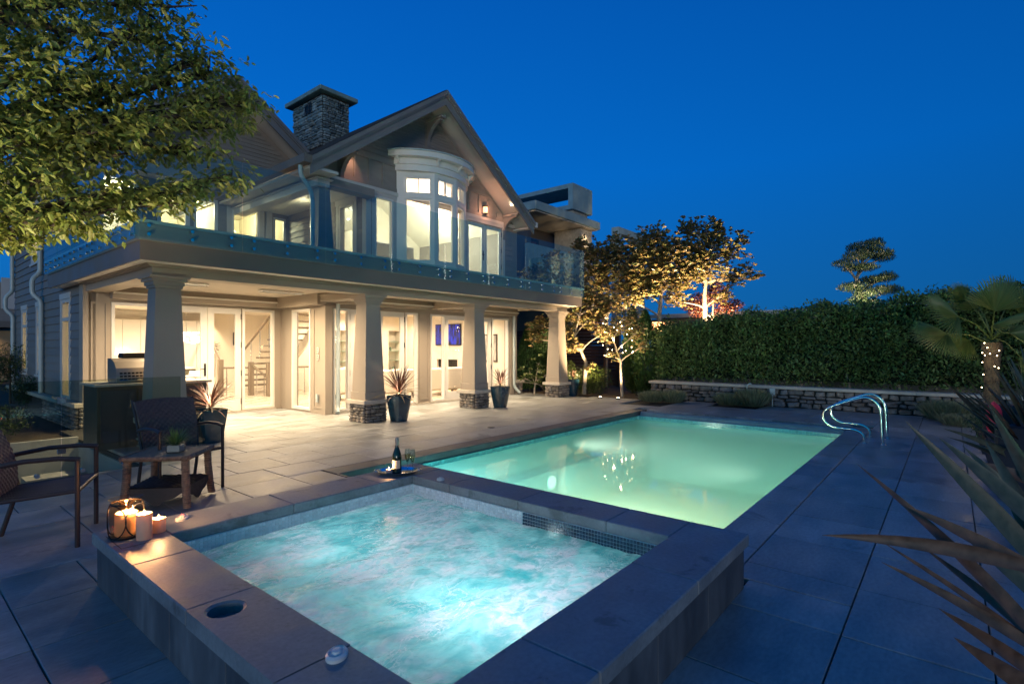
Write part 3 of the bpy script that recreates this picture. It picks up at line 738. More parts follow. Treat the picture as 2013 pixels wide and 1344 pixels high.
# outlets on the pier and a meter box
for z in (1.20, 1.36):
    o = bx('outlet', 6.393, 6.404, 10.86, 10.93, z, z+.12, ivory_m, house, .003)
    for q in (.035, .085): MB().tube([(6.392, 10.895, z+q), (6.388, 10.895, z+q)], .017, 10).build('socket', black_m, o)
bx('outlet', 6.36, 6.404, 10.86, 10.92, .26, .44, copper_m, house, .006)
# left side wall: lap boards
SX = 2.62
SO = [(13.75, 14.45, .42, 2.48), (16.4, 17.0, .85, 2.45), (18.3, 18.9, .85, 2.45), (16.9, 17.6, 3.55, 4.9)]
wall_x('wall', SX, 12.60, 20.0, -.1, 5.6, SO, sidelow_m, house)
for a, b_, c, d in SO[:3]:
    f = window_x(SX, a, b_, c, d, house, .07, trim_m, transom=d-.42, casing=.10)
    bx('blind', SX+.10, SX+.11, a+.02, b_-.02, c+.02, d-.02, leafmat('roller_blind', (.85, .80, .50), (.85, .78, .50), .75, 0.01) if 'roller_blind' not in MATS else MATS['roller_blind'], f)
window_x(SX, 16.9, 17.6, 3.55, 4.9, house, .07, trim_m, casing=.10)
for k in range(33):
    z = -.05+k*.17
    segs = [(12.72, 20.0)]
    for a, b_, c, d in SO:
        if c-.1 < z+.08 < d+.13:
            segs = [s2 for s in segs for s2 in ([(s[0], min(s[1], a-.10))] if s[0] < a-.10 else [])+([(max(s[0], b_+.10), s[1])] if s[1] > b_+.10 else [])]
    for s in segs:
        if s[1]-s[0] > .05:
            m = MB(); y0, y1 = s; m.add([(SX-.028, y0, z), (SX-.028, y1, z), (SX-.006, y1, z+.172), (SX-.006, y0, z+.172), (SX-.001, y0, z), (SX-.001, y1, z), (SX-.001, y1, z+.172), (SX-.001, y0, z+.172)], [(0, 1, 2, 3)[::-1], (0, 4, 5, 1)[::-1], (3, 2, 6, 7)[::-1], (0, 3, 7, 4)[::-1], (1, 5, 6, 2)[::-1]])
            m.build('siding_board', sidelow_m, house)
bx('corner_board', SX-.045, SX+.04, 12.56, 12.72, .44, 3.0, trim_m if 0 else greige_m, house)
bx('corner_board', SX-.04, SX-.001, 12.72, 12.86, .44, 3.0, greige_m, house)
# stone foot at the corner and along the side
bx('cap_stone', SX-.20, 2.99, 12.44, 12.559, .36, .44, cap_m, house, .01); bx('cap_stone', SX-.20, SX-.03, 12.561, 20, .36, .44, cap_m, house, .01)
bx('stone_foot', SX-.12, 2.92, 12.50, 12.595, -.2, .36, mortar_m, house); bx('stone_foot', SX-.12, SX-.01, 12.60, 20, -.2, .36, mortar_m, house)
stone_face(house, (SX-.12, 12.50), (2.92, 12.50), -.08, .355, .05, .085, .10, .24, stone_m, 'l', .06, seed=3)
stone_face(house, (SX-.12, 15.5), (SX-.12, 12.50), -.08, .355, .05, .085, .14, .32, stone_m, 'l', .06, seed=4)
# pier beside the right corner
pr = bx('stone_foot', 12.96, 13.34, 10.58, 10.95, 0, .36, mortar_m, house)
stone_face(pr, (12.96, 10.58), (13.34, 10.58), 0, .36, .05, .09, .10, .2, stone_m, 'l', .05, seed=8); stone_face(pr, (12.96, 10.95), (12.96, 10.58), 0, .36, .05, .09, .10, .2, stone_m, 'l', .05, seed=9)
bx('cap_stone', 12.90, 13.40, 10.52, 11.0, .36, .44, cap_m, pr, .01)

# ---- porch structure: deck slab, fascia, beams, ceiling
DX0, DX1, DY0 = 2.36, 13.6, 8.50
bx('balcony_floor', DX0+.03, DX1-.03, DY0+.03, 10.59, 3.02, 3.18, concrete_m, house); bx('balcony_floor', DX0+.03, 6.41, 10.591, 14.25, 3.02, 3.18, concrete_m, house); bx('balcony_floor', 6.411, 7.45, 10.77, 14.25, 3.02, 3.18, concrete_m, house)
fas = MB(); fas.box(DX0, DX1, DY0, DY0+.03, 2.69, 3.19); fas.box(DX0, DX0+.03, DY0+.031, 14.3, 2.69, 3.19); fas.box(DX1-.03, DX1, DY0+.031, 10.6, 2.69, 3.19); fas.build('fascia', fascia_m, house)
fr_ = MB(); fr_.box(DX0-.012, DX1+.012, DY0-.014, DY0-.001, 2.955, 3.185); fr_.box(DX0-.014, DX0-.001, DY0, 14.3, 2.955, 3.185); fr_.build('fascia', siding_m, house)
cp = MB(); cp.box(DX0-.05, DX1+.05, DY0-.05, DY0+.16, 3.191, 3.232); cp.box(DX0-.05, DX0+.16, DY0+.161, 14.3, 3.191, 3.232); cp.box(DX1-.16, DX1+.05, DY0+.161, 10.6, 3.191, 3.232); cp.build('deck_edge_cap', copper_m, house)
so = MB(); so.box(DX0+.032, DX1-.032, DY0+.032, 8.86, 2.70, 2.72); so.box(DX0+.032, 2.62, 8.861, 14.25, 2.70, 2.72); so.build('soffit', white_m, house)
# crown moulding steps and main beam on the columns
be = MB()
for i, (o_, z0_, z1_) in enumerate([(.0, 2.54, 2.66), (-.05, 2.661, 2.685), (-.09, 2.686, 2.699)]):
    be.box(2.62+o_, 13.42-o_, 8.90+o_, 9.26, z0_, z1_); be.box(2.62+o_, 2.98, 9.261, 12.59, z0_, z1_)
be.build('beam', greige_m, house)
# ceiling and coffer beams
bx('ceiling', 2.99, 12.9, 9.27, 10.59, 2.66, 2.70, ceil_m, house); bx('ceiling', 2.99, 6.41, 10.591, 12.59, 2.66, 2.70, ceil_m, house); bx('ceiling', 12.9, 13.5, 9.27, 12.6, 2.66, 2.70, ceil_m, house)
cb = MB()
for x in (6.25, 9.38): cb.box(x, x+.32, 9.262, 10.56, 2.48, 2.659); cb.box(x-.03, x+.35, 9.262, 10.56, 2.60, 2.622)
cb.box(6.60, 9.37, 10.40, 10.56, 2.45, 2.659); cb.box(9.71, 12.9, 10.40, 10.56, 2.45, 2.659)
cb.box(2.99, 6.24, 12.36, 12.56, 2.42, 2.659); cb.box(6.20, 6.40, 10.57, 12.56, 2.42, 2.659)
cb.build('ceiling_beam', greige_m, house)
cc = MB()
for a in [(2.99, 6.24, 9.262, 9.33), (6.60, 9.35, 9.262, 9.33), (9.73, 12.9, 9.262, 9.33)]: cc.box(a[0], a[1], a[2], a[3], 2.60, 2.658)
for a in [(6.58, 9.37, 10.34, 10.399), (9.71, 12.9, 10.34, 10.399), (2.99, 6.19, 12.29, 12.359)]: cc.box(a[0], a[1], a[2], a[3], 2.52, 2.55)
cc.build('cove_trim', white_m, house)
# ceiling fittings: two strip heaters and downlights
def ceil_light(x, y, z, parent, pw, r=.055, size=150, col=WARM, rad=.05):
    MB().lathe([(r+.02, -.004), (r+.02, -.001)], (x, y, z), 18).build('downlight_trim', white_m, parent)
    MB().lathe([(r, -.007), (r, -.0045)], (x, y, z), 16).build('downlight', glow_m, parent)
    if pw: spot((x, y, z-.03), (x, y, 0), pw, col, size, 1, rad)
for x, y in [(3.7, 11.3), (5.4, 11.3), (3.7, 10.0), (5.2, 10.0), (7.3, 9.75), (8.6, 9.75), (10.4, 9.75), (12.0, 9.75)]: ceil_light(x, y, 2.66, house, (88 if y > 9.8 else 74), size=172 if x < 6 else 138)
for x, y in [(3.55, 10.6), (5.5, 10.75)]:
    h_ = bx('ceiling_heater', x-.45, x+.45, y-.1, y+.1, 2.61, 2.655, chrome_m, house, .008)
    for q in range(6): bx('louvre', x-.40, x+.40, y-.08+q*.03, y-.068+q*.03, 2.598, 2.609, trim_m, h_)
# ---- columns
def column(x0, y0, s=.56, seed=0):
    c = thing('column_x', None, None, (x0+s/2, y0+s/2, 0)); c.name = 'column'; c.parent = house; c.location = Vector((x0+s/2, y0+s/2, 0))-wloc(house)
    cx_, cy_ = x0+s/2, y0+s/2
    bx('stone_core', x0+.03, x0+s-.03, y0+.03, y0+s-.03, 0, .36, mortar_m, c)
    stone_face(c, (x0+.03, y0+.03), (x0+s-.03, y0+.03), 0, .355, .045, .085, .08, .19, stone_m, 'l', .055, seed=seed)
    stone_face(c, (x0+.03, y0+s-.03), (x0+.03, y0+.03), 0, .355, .045, .085, .08, .19, stone_m, 'l', .055, seed=seed+1)
    bx('cap_stone', x0-.035, x0+s+.035, y0-.035, y0+s+.035, .36, .445, cap_m, c, .01)
    b = MB(); h1 = .245; b.box(cx_-h1, cx_+h1, cy_-h1, cy_+h1, .446, .60, .004)
    b.prism([(cx_-.225, cy_-.225), (cx_+.225, cy_-.225), (cx_+.225, cy_+.225), (cx_-.225, cy_+.225)], 'z', .601, .602)
    v0 = [(cx_+a*.228, cy_+b2*.228, .601) for a, b2 in ((-1, -1), (1, -1), (1, 1), (-1, 1))]+[(cx_+a*.165, cy_+b2*.165, 2.36) for a, b2 in ((-1, -1), (1, -1), (1, 1), (-1, 1))]
    b.add(v0, [(0, 1, 5, 4), (1, 2, 6, 5), (2, 3, 7, 6), (3, 0, 4, 7), (4, 5, 6, 7), (3, 2, 1, 0)])
    b.build('shaft', greige_m, c)
    b = MB()
    for w_, za, zb in [(.185, 2.361, 2.40), (.205, 2.401, 2.46), (.235, 2.461, 2.50), (.265, 2.501, 2.539)]: b.box(cx_-w_, cx_+w_, cy_-w_, cy_+w_, za, zb)
    b.build('capital', greige_m, c)
for i, x in enumerate((2.56, 6.18, 9.29, 12.88)): column(x, 8.82, seed=20+i*5)

# ---- upper storey
UO = [(7.70, 8.26, 3.55, 5.12), (8.40, 10.68, 3.21, 6.0), (10.84, 12.36, 3.21, 5.10)]
EZ, APX, APZ = 5.32, 9.36, 8.0
wall_y('wall', 10.60, 7.50, 12.90, DK, 5.30, UO, siding_m, house)
# gable triangle
gb = MB(); sl = (APZ-EZ)/(13.04-APX)
def gz_at(x): return APZ-.22-abs(x-APX)*sl
gb.prism([(6.3, 5.301), (8.40, 5.301), (8.40, gz_at(8.40)), (6.3, gz_at(6.3))], 'y', 10.60, 10.76); gb.prism([(10.68, 5.301), (12.9, 5.301), (12.9, gz_at(12.9)), (10.68, gz_at(10.68))], 'y', 10.60, 10.76)
gb.prism([(8.40, 6.02), (10.68, 6.02), (10.68, gz_at(10.68)), (APX, APZ-.24), (8.40, gz_at(8.40))], 'y', 10.60, 10.76)
gb.build('gable_wall', siding_m, house)
wall_x('wall', 7.50, 10.76, 14.3, DK, 5.6, [(11.12, 11.78, 3.45, 5.0)], siding_m, house)
window_x(7.50, 11.12, 11.78, 3.45, 5.0, house, .06, trim_m, casing=.11)
wall_x('wall', 12.90, 10.6, 20, DK, 5.4, [], siding_m, house, .2)
# lap boards, front
def lap_y(Y, x0, x1, z, h, m, name='siding_board', t=.02):
    b = MB(); b.add([(x0, Y-t, z), (x1, Y-t, z), (x1, Y-.005, z+h), (x0, Y-.005, z+h), (x0, Y-.001, z), (x1, Y-.001, z), (x1, Y-.001, z+h), (x0, Y-.001, z+h)], [(0, 1, 2, 3), (4, 5, 1, 0), (3, 2, 6, 7), (4, 0, 3, 7), (1, 5, 6, 2)]); return b.build(name, m, house)
z = 6.22
while z < 7.6:   # fine boards in the gable
    w2 = (APZ-.42-z)/sl
    if w2 > .1: lap_y(10.598, APX-w2, APX+w2, z, .077, siding_m)
    z += .076
for k, z in enumerate(np.arange(5.98, 6.2, .12)):
    w2 = (APZ-.42-z)/sl; lap_y(10.598, APX-w2, APX+w2, z, .115, siding_m)
# panelled band
bb = MB(); bb.box(6.36, 12.9, 10.572, 10.598, 5.30, 5.40); bb.box(7.0, 11.8, 10.572, 10.598, 5.93, 5.98)
for x in (6.75, 7.15, 7.55, 7.95, 10.95, 11.35, 11.75, 12.15): 
    zt = min(5.929, gz_at(x)-.2); bb.box(x-.035, x+.035, 10.576, 10.598, 5.401, zt)
bb.build('panel_batten', siding_m, house)
bx('belt_trim', 7.46, 12.94, 10.55, 10.598, 5.20, 5.295, trim_m, house)
for (xa, xb) in [(7.58, 7.66), (8.28, 8.40), (12.48, 12.90)]:
    z = DK
    while z < 5.1: lap_y(10.598, xa, xb, z, .16, siding_m); z += .16
bx('corner_board', 7.44, 7.58, 10.565, 10.599, DK, 5.2, trim_m, house); bx('corner_board', 7.455, 7.499, 10.60, 10.74, DK, 5.2, trim_m, house)
z = DK
while z < 5.2:   # shingle courses on the return wall
    for (ya, yb) in [(10.76, 10.99), (11.92, 14.28)]:
        b = MB(); b.add([(7.478, ya, z), (7.478, yb, z), (7.494, yb, z+.16), (7.494, ya, z+.16), (7.499, ya, z), (7.499, yb, z), (7.499, yb, z+.16), (7.499, ya, z+.16)], [(3, 2, 1, 0), (0, 1, 5, 4), (7, 6, 2, 3), (4, 7, 3, 0), (2, 6, 5, 1)]); b.build('siding_board', siding_m, house)
    z += .16
window_y(10.60, 7.70, 8.26, 3.55, 5.12, house, .05, casing=.09)
door_y(10.62, 10.84, 11.595, 3.22, 5.10, house, 'l', True, .10); door_y(10.62, 11.605, 12.36, 3.22, 5.10, house, 'r', False, .10)
cs = MB(); cs.box(10.72, 10.838, 10.565, 10.598, DK, 5.10); cs.box(12.362, 12.48, 10.565, 10.598, DK, 5.10); cs.box(10.70, 12.50, 10.555, 10.598, 5.101, 5.198); cs.build('casing', trim_m, house)
# bow window
BC = (9.54, 11.30); BR = 1.40
def bp_(a, r=BR): return (BC[0]+r*math.sin(math.radians(a)), BC[1]-r*math.cos(math.radians(a)))
bounds = [-59, -20, 9, 37, 59]
bow = thing('bow_x', None, None, (9.54, 10.6, 3.2)); bow.name = 'bow_window'; bow.parent = house; bow.location = Vector((9.54, 10.6, 3.2))-wloc(house)
for i in range(4):
    p, q = Vector(bp_(bounds[i])), Vector(bp_(bounds[i+1])); L = (q-p).length; ang = math.atan2((q-p).y, (q-p).x)
    X = Matrix.Translation((p.x, p.y, 0)) @ Matrix.Rotation(ang, 4, 'Z')
    m = MB(); m.xf = X; fl = .20 if i == 0 else .09; fr2 = .07
    m.box(0, fl, 0, .12, 3.21, 5.85); m.box(L-fr2, L, 0, .12, 3.21, 5.85); m.box(fl, L-fr2, 0, .12, 3.21, 3.62); m.box(fl, L-fr2, 0, .12, 5.74, 5.85); m.box(fl, L-fr2, 0, .12, 5.20, 5.30)
    f = m.build('window_frame', white_m, bow)
    for (za, zb) in ((3.62, 5.20), (5.30, 5.74)):
        s2 = MB(); s2.xf = X; ring_y(s2, fl+.002, L-fr2-.002, za+.002, zb-.002, .045, .015, .08)
        if zb > 5.5 and L > .5: s2.box((fl+L-fr2)/2-.012, (fl+L-fr2)/2+.012, .02, .07, za+.047, zb-.047)
        s2.build('sash', white_m, bow)
        pn = MB(); pn.xf = X; pn.box(fl+.047, L-fr2-.047, .045, .052, za+.047, zb-.047); pn.build('pane', glass_m, bow)
def arc_band(r0, r1, z0_, z1_, a0=-68, a1=68, n=20, c=BC):
    b = MB(); A = [a0+(a1-a0)*i/n for i in range(n+1)]
    vs = []
    for a in A:
        for r, z in ((r0, z0_), (r1, z0_), (r1, z1_), (r0, z1_)):
            p = bp_(a, r); vs.append((p[0], min(p[1], 10.59) if p[1] > 10.59 else p[1], z))
    b.add(vs, [(4*i+k, 4*i+(k+1) % 4, 4*i+4+(k+1) % 4, 4*i+4+k) for i in range(n) for k in range(4)]+[(0, 1, 2, 3), (4*n+3, 4*n+2, 4*n+1, 4*n)]); return b
arc_band(.9, 1.44, 5.851, 6.00, -60, 60).build('frieze', white_m, bow); arc_band(.9, 1.47, 6.001, 6.03, -61, 61).build('frieze', white_m, bow); arc_band(.9, 1.46, 6.031, 6.16, -61, 61).build('frieze', white_m, bow)
arc_band(.9, 1.62, 6.161, 6.29, -64, 64).build('cornice', white_m, bow); arc_band(.6, 1.66, 6.291, 6.315, -64, 64).build('cornice', copper_m, bow)
arc_band(.9, 1.43, 3.10, 3.209, -60, 60).build('base', white_m, bow)
for a in (-56, -18, 9, 38, 57):
    p0 = bp_(a, 1.47); p1 = bp_(a, 1.60); u = (Vector(p1)-Vector(p0)).normalized(); X = Matrix.Translation((p0[0], p0[1], 6.03)) @ Matrix.Rotation(math.atan2(u.y, u.x), 4, 'Z')
    m = MB(); m.xf = X; m.prism([(0, -.02), (.035, 0), (.06, .06), (.125, .10), (.125, .13), (0, .13)], 'y', -.03, .03); m.build('corbel', white_m, bow)

# recess at the back of the balcony
BO = [(3.24, 3.92, 3.21, 5.30), (4.30, 5.02, 3.21, 5.20), (5.08, 5.66, 3.21, 5.20), (5.98, 6.70, 3.40, 5.30), (7.08, 7.44, 3.21, 5.05)]
wall_y('wall', 14.30, SX, 7.50, DK, 5.6, BO, siding_m, house)
window_y(14.30, *BO[0], house, .05, casing=.08, sill=False); door_y(14.32, 4.30, 5.02, 3.22, 5.20, house, 'l', False, .10); door_y(14.32, 5.08, 5.66, 3.22, 5.20, house, 'l', False, .08)
window_y(14.30, *BO[3], house, .05, casing=.12); door_y(14.32, 7.08, 7.44, 3.22, 5.05, house, 'r', False, .06)
bx('post_trim', 6.86, 7.02, 14.24, 14.299, DK, 5.35, trim_m, house)
# pent trim above the left windows
bx('pent_trim', 2.4, 6.9, 13.75, 14.299, 5.40, 5.50, trim_m, house); bx('pent_trim', 2.35, 6.9, 13.70, 13.749, 5.36, 5.56, siding_m, house)
# left gable
AX2, AZ2 = 5.82, 8.18
m = MB(); m.prism([(2.5, 5.601), (9.2, 5.601), (AX2, AZ2-.2)], 'y', 14.30, 14.46); m.build('gable_wall', siding_m, house)
z = 5.65
while z < 7.8:
    w2 = (AZ2-.38-z)/.725
    if w2 > .1: lap_y(14.298, AX2-w2, AX2+w2, z, .10, siding_m)
    z += .10
def gable_roof(ax, az, half, yr0, yr1, ez, th=.10, over=None, rake=.26):
    s_ = (az-ez)/half; n = math.hypot(1, s_)
    for sg in (-1, 1):
        rf = MB(); rf.prism([(ax, az), (ax+sg*half, ez), (ax+sg*half, ez-th), (ax, az-th)], 'y', yr0, yr1); r_ = rf.build('roof', shingle_m, house)
        cs_ = MB()   # shingle courses standing proud on the top
        L = math.hypot(half, az-ez); k = 0
        while k*.14 < L-.05:
            t0, t1 = k*.14/L, min(1.0, (k*.14+.15)/L); cs_.prism([(ax+sg*half*(1-t0), ez+(az-ez)*t0+.004), (ax+sg*half*(1-t0), ez+(az-ez)*t0+.022), (ax+sg*half*(1-t1), ez+(az-ez)*t1+.006)], 'y', yr0-.03, yr1); k += 1
        cs_.build('shingle_course', shingle_m, r_)
        # soffit
        sf = MB(); sf.prism([(ax, az-th-.002), (ax+sg*half, ez-th-.002), (ax+sg*half, ez-th-.03), (ax, az-th-.03)], 'y', yr0+.05, yr1-.02); sf.build('soffit', ceil_m if 0 else trim_m, r_)
        # rake board in three steps
        rk = MB()
        for (dz0, dz1, o_) in ((-.002, -.11, -.06), (-.111, -.16, -.035), (-.161, -.36, 0)):
            rk.prism([(ax, az+dz0), (ax+sg*half, ez+dz0), (ax+sg*half, ez+dz1), (ax, az+dz1)], 'y', yr0+o_, yr0+.05)
        rk.build('rake_board', rake_m, r_)
gable_roof(APX, APZ, 3.70, 9.88, 20, EZ)
gable_roof(AX2, AZ2, 3.95, 13.55, 20, 5.32)
# eaves: gutter and box soffit left of main gable
gt = MB(); gt.box(5.50, 5.66, 9.86, 14.2, 5.17, 5.33); gt.build('gutter', fascia_m, house)
eb = MB(); eb.box(5.67, 6.30, 9.92, 14.28, 5.10, 5.16); eb.box(6.02, 6.30, 10.25, 14.28, 4.90, 5.099); eb.box(5.96, 6.36, 10.2, 14.28, 5.04, 5.06); eb.build('eave_beam', trim_m, house)
bx('ceiling', 6.31, 7.49, 10.30, 14.28, 5.14, 5.20, trim_m, house); bx('beam', 6.31, 7.49, 10.30, 10.56, 4.95, 5.139, siding_m, house)
gt = MB(); gt.box(13.07, 13.22, 9.86, 19, 5.17, 5.33); gt.box(12.92, 13.069, 9.92, 19, 5.12, 5.17); gt.build('gutter', trim_m, house)
# knee braces
def brace(x, zt, sg):
    m = MB(); pts = [(0, 0)]; n = 8
    y0 = 10.595; arc = [(y0-.05-.50*(1-math.cos(PI/2*i/n)), zt-.55+.50*math.sin(PI/2*i/n)) for i in range(n+1)]
    m.prism([(y0, zt-.60), (y0-.05, zt-.60)]+arc+[(y0-.56, zt), (y0, zt)], 'x', x-.05, x+.05); m.box(x-.075, x+.075, y0-.62, y0-.0, zt+.001, zt+.06)
    m.box(x-.07, x+.07, y0-.035, y0-.002, zt-.68, zt-.0)
    m.build('knee_brace', siding_m, house)
brace(APX, 7.34, 0); brace(6.78, 5.76, 0); brace(12.45, 5.45, 0)
# balcony column
c = MB(); cx_, cy_ = 6.24, 10.48
c.add([(cx_+a*.20, cy_+b*.20, 3.3) for a, b in ((-1, -1), (1, -1), (1, 1), (-1, 1))]+[(cx_+a*.125, cy_+b*.125, 4.9) for a, b in ((-1, -1), (1, -1), (1, 1), (-1, 1))], [(0, 1, 5, 4), (1, 2, 6, 5), (2, 3, 7, 6), (3, 0, 4, 7), (3, 2, 1, 0), (4, 5, 6, 7)])
c.box(cx_-.24, cx_+.24, cy_-.24, cy_+.24, 3.181, 3.299); c.build('column', siding_m, house)
# downspouts
def downspout(path, r=.038):
    m = MB(); P = [Vector(p) for p in path]; S = [P[0]]
    for i in range(1, len(P)-1):
        a, b, c_ = P[i-1], P[i], P[i+1]; la = min(.09, (b-a).length*.45); lb = min(.09, (c_-b).length*.45)
        q0 = b+(a-b).normalized()*la; q1 = b+(c_-b).normalized()*lb
        for k in range(5):
            t = k/4; S.append(q0*(1-t)**2+b*2*t*(1-t)+q1*t*t)
    S.append(P[-1]); m.tube(S, r, 10); m.build('downspout', copper_m, house, True)
downspout([(5.58, 10.15, 5.17), (5.58, 10.15, 4.98), (5.85, 10.22, 4.72), (5.90, 10.24, 4.5), (5.90, 10.24, 3.55), (5.72, 10.18, 3.38), (5.70, 10.17, 3.22)], .045)
downspout([(6.68, 10.53, 2.46), (6.68, 10.53, .12), (6.62, 10.44, .04)], .045)
downspout([(12.84, 10.5, 2.46), (12.84, 10.5, .25), (12.95, 10.35, .06)], .045)
downspout([(SX-.08, 16.2, 5.3), (SX-.08, 16.2, 3.2), (SX-.22, 16.2, 3.05), (SX-.22, 16.2, 2.7), (SX-.08, 16.1, 2.55), (SX-.08, 16.1, .4)], .05)
downspout([(SX-.08, 19.9, 5.3), (SX-.08, 19.9, 3.0), (SX-.22, 19.9, 2.85), (SX-.22, 19.9, 2.5), (SX-.08, 19.8, 2.35), (SX-.08, 19.8, .4)], .05)
# chimney
ch = bx('chimney', 8.42, 9.28, 14.06, 15.70, 6.2, 8.86, mortar_m, house)
n1 = stone_face(ch, (8.42, 14.06), (9.28, 14.06), 6.85, 8.80, .045, .10, .10, .26, chst_m, 'c', .07, limit=150, gap=.004, seed=31)
n2 = stone_face(ch, (8.42, 15.70), (8.42, 14.06), 7.35, 8.80, .05, .11, .16, .40, chst_m, 'c', .07, limit=150, gap=.004, seed=32)
bx('chimney_cap', 8.22, 9.48, 13.86, 15.90, 8.861, 8.99, mat('weathered_concrete', (.17, .28, .29), .8, nz=(5, .2)), ch, .015)
for xa in (9.0,):
    for q in range(4): bx('vent_grille', xa-.10+q*.055, xa-.085+q*.055, 13.995, 14.01, 8.42, 8.74, black_m, ch)
for q in range(5): bx('vent_grille', 8.35, 8.365, 14.6+q*.08, 14.63+q*.08, 8.42, 8.74, black_m, ch)
# sconce and soffit spots
sc_ = bx('sconce', 11.50, 11.62, 10.49, 10.60, 5.60, 5.63, black_m, house)
sm_ = emit('sconce_glass', (1, .45, .25), 3.0)
bx('lamp_shade', 11.515, 11.605, 10.50, 10.585, 5.42, 5.599, sm_, sc_)
for q in (11.505, 11.56, 11.608): bx('cage_bar', q, q+.008, 10.488, 10.497, 5.40, 5.60, black_m, sc_)
bx('cage_bar', 11.50, 11.62, 10.486, 10.60, 5.40, 5.415, black_m, sc_)
point((11.56, 10.40, 5.50), 2.2, (1, .45, .25), .03, 'sconce_lamp')
for x, y, z, px_ in [(6.95, 10.33, 6.05, 5.5), (12.25, 10.1, 5.72, 3)]:
    MB().lathe([(.05, 0), (.05, .02)], (x, y, z), 12).build('soffit_light', glow_m, house)
    spot((x, y, z-.02), (x+.05, 10.6, z-.55), px_, (1, .50, .30), 70, 1, .02)

# ---- balcony glass railing
rl = thing('balcony_railing', 'frameless clear glass railing bolted along the balcony edge', 'railing', (7.9, 8.45, 2.95))
seams = [2.27, 3.69, 5.11, 6.53, 7.95, 9.37, 10.79, 12.21, 13.62]
YG = 8.43
def railpanel(b, m=rail_glass_m): return b.build('glass_panel', m, rl)
for a, b_ in zip(seams, seams[1:]):
    p = railpanel(MB().box(a+.006, b_-.006, YG, YG+.013, 2.955, 4.34, .002))
    for x in (a+.17, (a+b_)/2, b_-.17):
        for z in (3.03, 3.15): MB().tube([(x, YG-.016, z), (x, YG+.055, z)], .024, 12).build('standoff', metal_m, p)
ysm = [8.46+i*1.15 for i in range(6)]
for a, b_ in zip(ysm, ysm[1:]):
    p = railpanel(MB().box(2.285, 2.298, a+.006, b_-.006, 2.955, 4.34, .002), guard_glass_m if 0 else rail_glass_m)
    for y in (a+.15, (a+b_)/2, b_-.15):
        for z in (3.03, 3.15): MB().tube([(2.27, y, z), (2.345, y, z)], .024, 12).build('standoff', metal_m, p)
p = railpanel(MB().box(13.64, 13.653, 8.46, 10.5, 2.955, 4.34, .002))

# ================================================================== INTERIOR
NX0, NX1 = 2.80, 12.88
bx('interior_floor', NX0, NX1, 12.77, 19.8, -.02, .012, innerf_m, house); bx('interior_floor', 6.59, NX1, 10.77, 12.769, -.02, .012, innerf_m, house)
bx('interior_ceiling', NX0, NX1, 12.77, 19.8, 2.62, 2.68, innerc_m, house); bx('interior_ceiling', 6.59, NX1, 10.77, 12.769, 2.62, 2.68, innerc_m, house)
bx('interior_wall', NX0, 9.44, 19.4, 19.55, .013, 2.619, inner_m, house)
wall_y('interior_wall', 16.0, 9.6, NX1, .013, 2.619, [(9.95, 10.47, .30, 2.05), (12.25, 12.80, .30, 2.08)], inner_m, house)
for a, b_ in ((9.95, 10.47), (12.25, 12.80)):
    bx('niche_back', a, b_, 16.32, 16.34, .30, 2.08, inner_m, house); bx('niche_side', a-.02, a-.001, 16.165, 16.34, .3, 2.08, inner_m, house); bx('niche_side', b_+.001, b_+.02, 16.165, 16.34, .3, 2.08, inner_m, house)
    for z in (.62, .98, 1.33, 1.68): bx('glass_shelf', a, b_, 16.02, 16.31, z, z+.012, shelfglass_m, house)
bx('interior_wall', 9.45, 9.6, 16.0, 19.4, .013, 2.619, inner_m, house)
bx('interior_wall', 12.86, 12.898, 10.77, 16, .013, 2.619, inner_m, house)
for x, z, r_, h_ in [(10.1, .992, .06, .12), (10.3, .632, .075, .10), (12.45, 1.342, .05, .14), (12.6, .632, .08, .11), (10.25, 1.342, .03, .16)]:
    MB().lathe([(r_*.5, 0), (r_, h_*.4), (r_*.8, h_*.8), (r_*.45, h_)], (x, 16.16, z), 14).build('ornament', mat('green_ornament', (.10, .16, .09), .3) if 'green_ornament' not in MATS else MATS['green_ornament'], house, True)
bx('picture', 12.84, 12.858, 11.2, 12.0, 1.0, 1.9, darkwood_m, house); bx('picture', 12.83, 12.839, 11.25, 11.95, 1.05, 1.85, mat('canvas', (.45, .42, .38), .8, nz=(3, .5)), house)
bx('picture', 9.62, 9.64, 17.0, 18.2, 1.1, 1.9, darkwood_m, house); bx('rug', 4.0, 6.0, 13.2, 15.4, .0125, .022, mat('grey_rug', (.50, .46, .40), .95, nz=(20, .2)), house)
# kitchen cabinets
for i in range(5):
    x = 3.9+i*.46
    bx('cabinet_door', x+.004, x+.456, 18.95, 18.97, 1.30, 2.30, cab_m, house, .003); bx('cabinet_door', x+.004, x+.456, 18.75, 18.77, .12, .86, cab_m, house, .003)
bx('cabinet', 3.88, 6.22, 18.971, 19.39, 1.30, 2.32, cab_m, house); bx('cabinet', 3.88, 6.22, 18.771, 19.39, .02, .88, cab_m, house); bx('worktop', 3.86, 6.24, 18.72, 19.39, .881, .92, marble_m, house)
bx('under_cabinet_light', 4.0, 6.1, 19.05, 19.08, 1.27, 1.285, glow_m, house)
point((4.8, 18.85, 1.2), 4, WARM, .05)
for i in range(2): bx('tall_cabinet', 6.25+i*.5, 6.74+i*.5, 18.70, 19.39, .02, 2.32, cab_m, house, .004)
bx('kitchen_island', 4.4, 5.6, 15.6, 16.4, .02, .90, mat('olive_cabinet', (.16, .145, .09), .5), house); bx('worktop', 4.35, 5.65, 15.55, 16.45, .901, .94, marble_m, house)
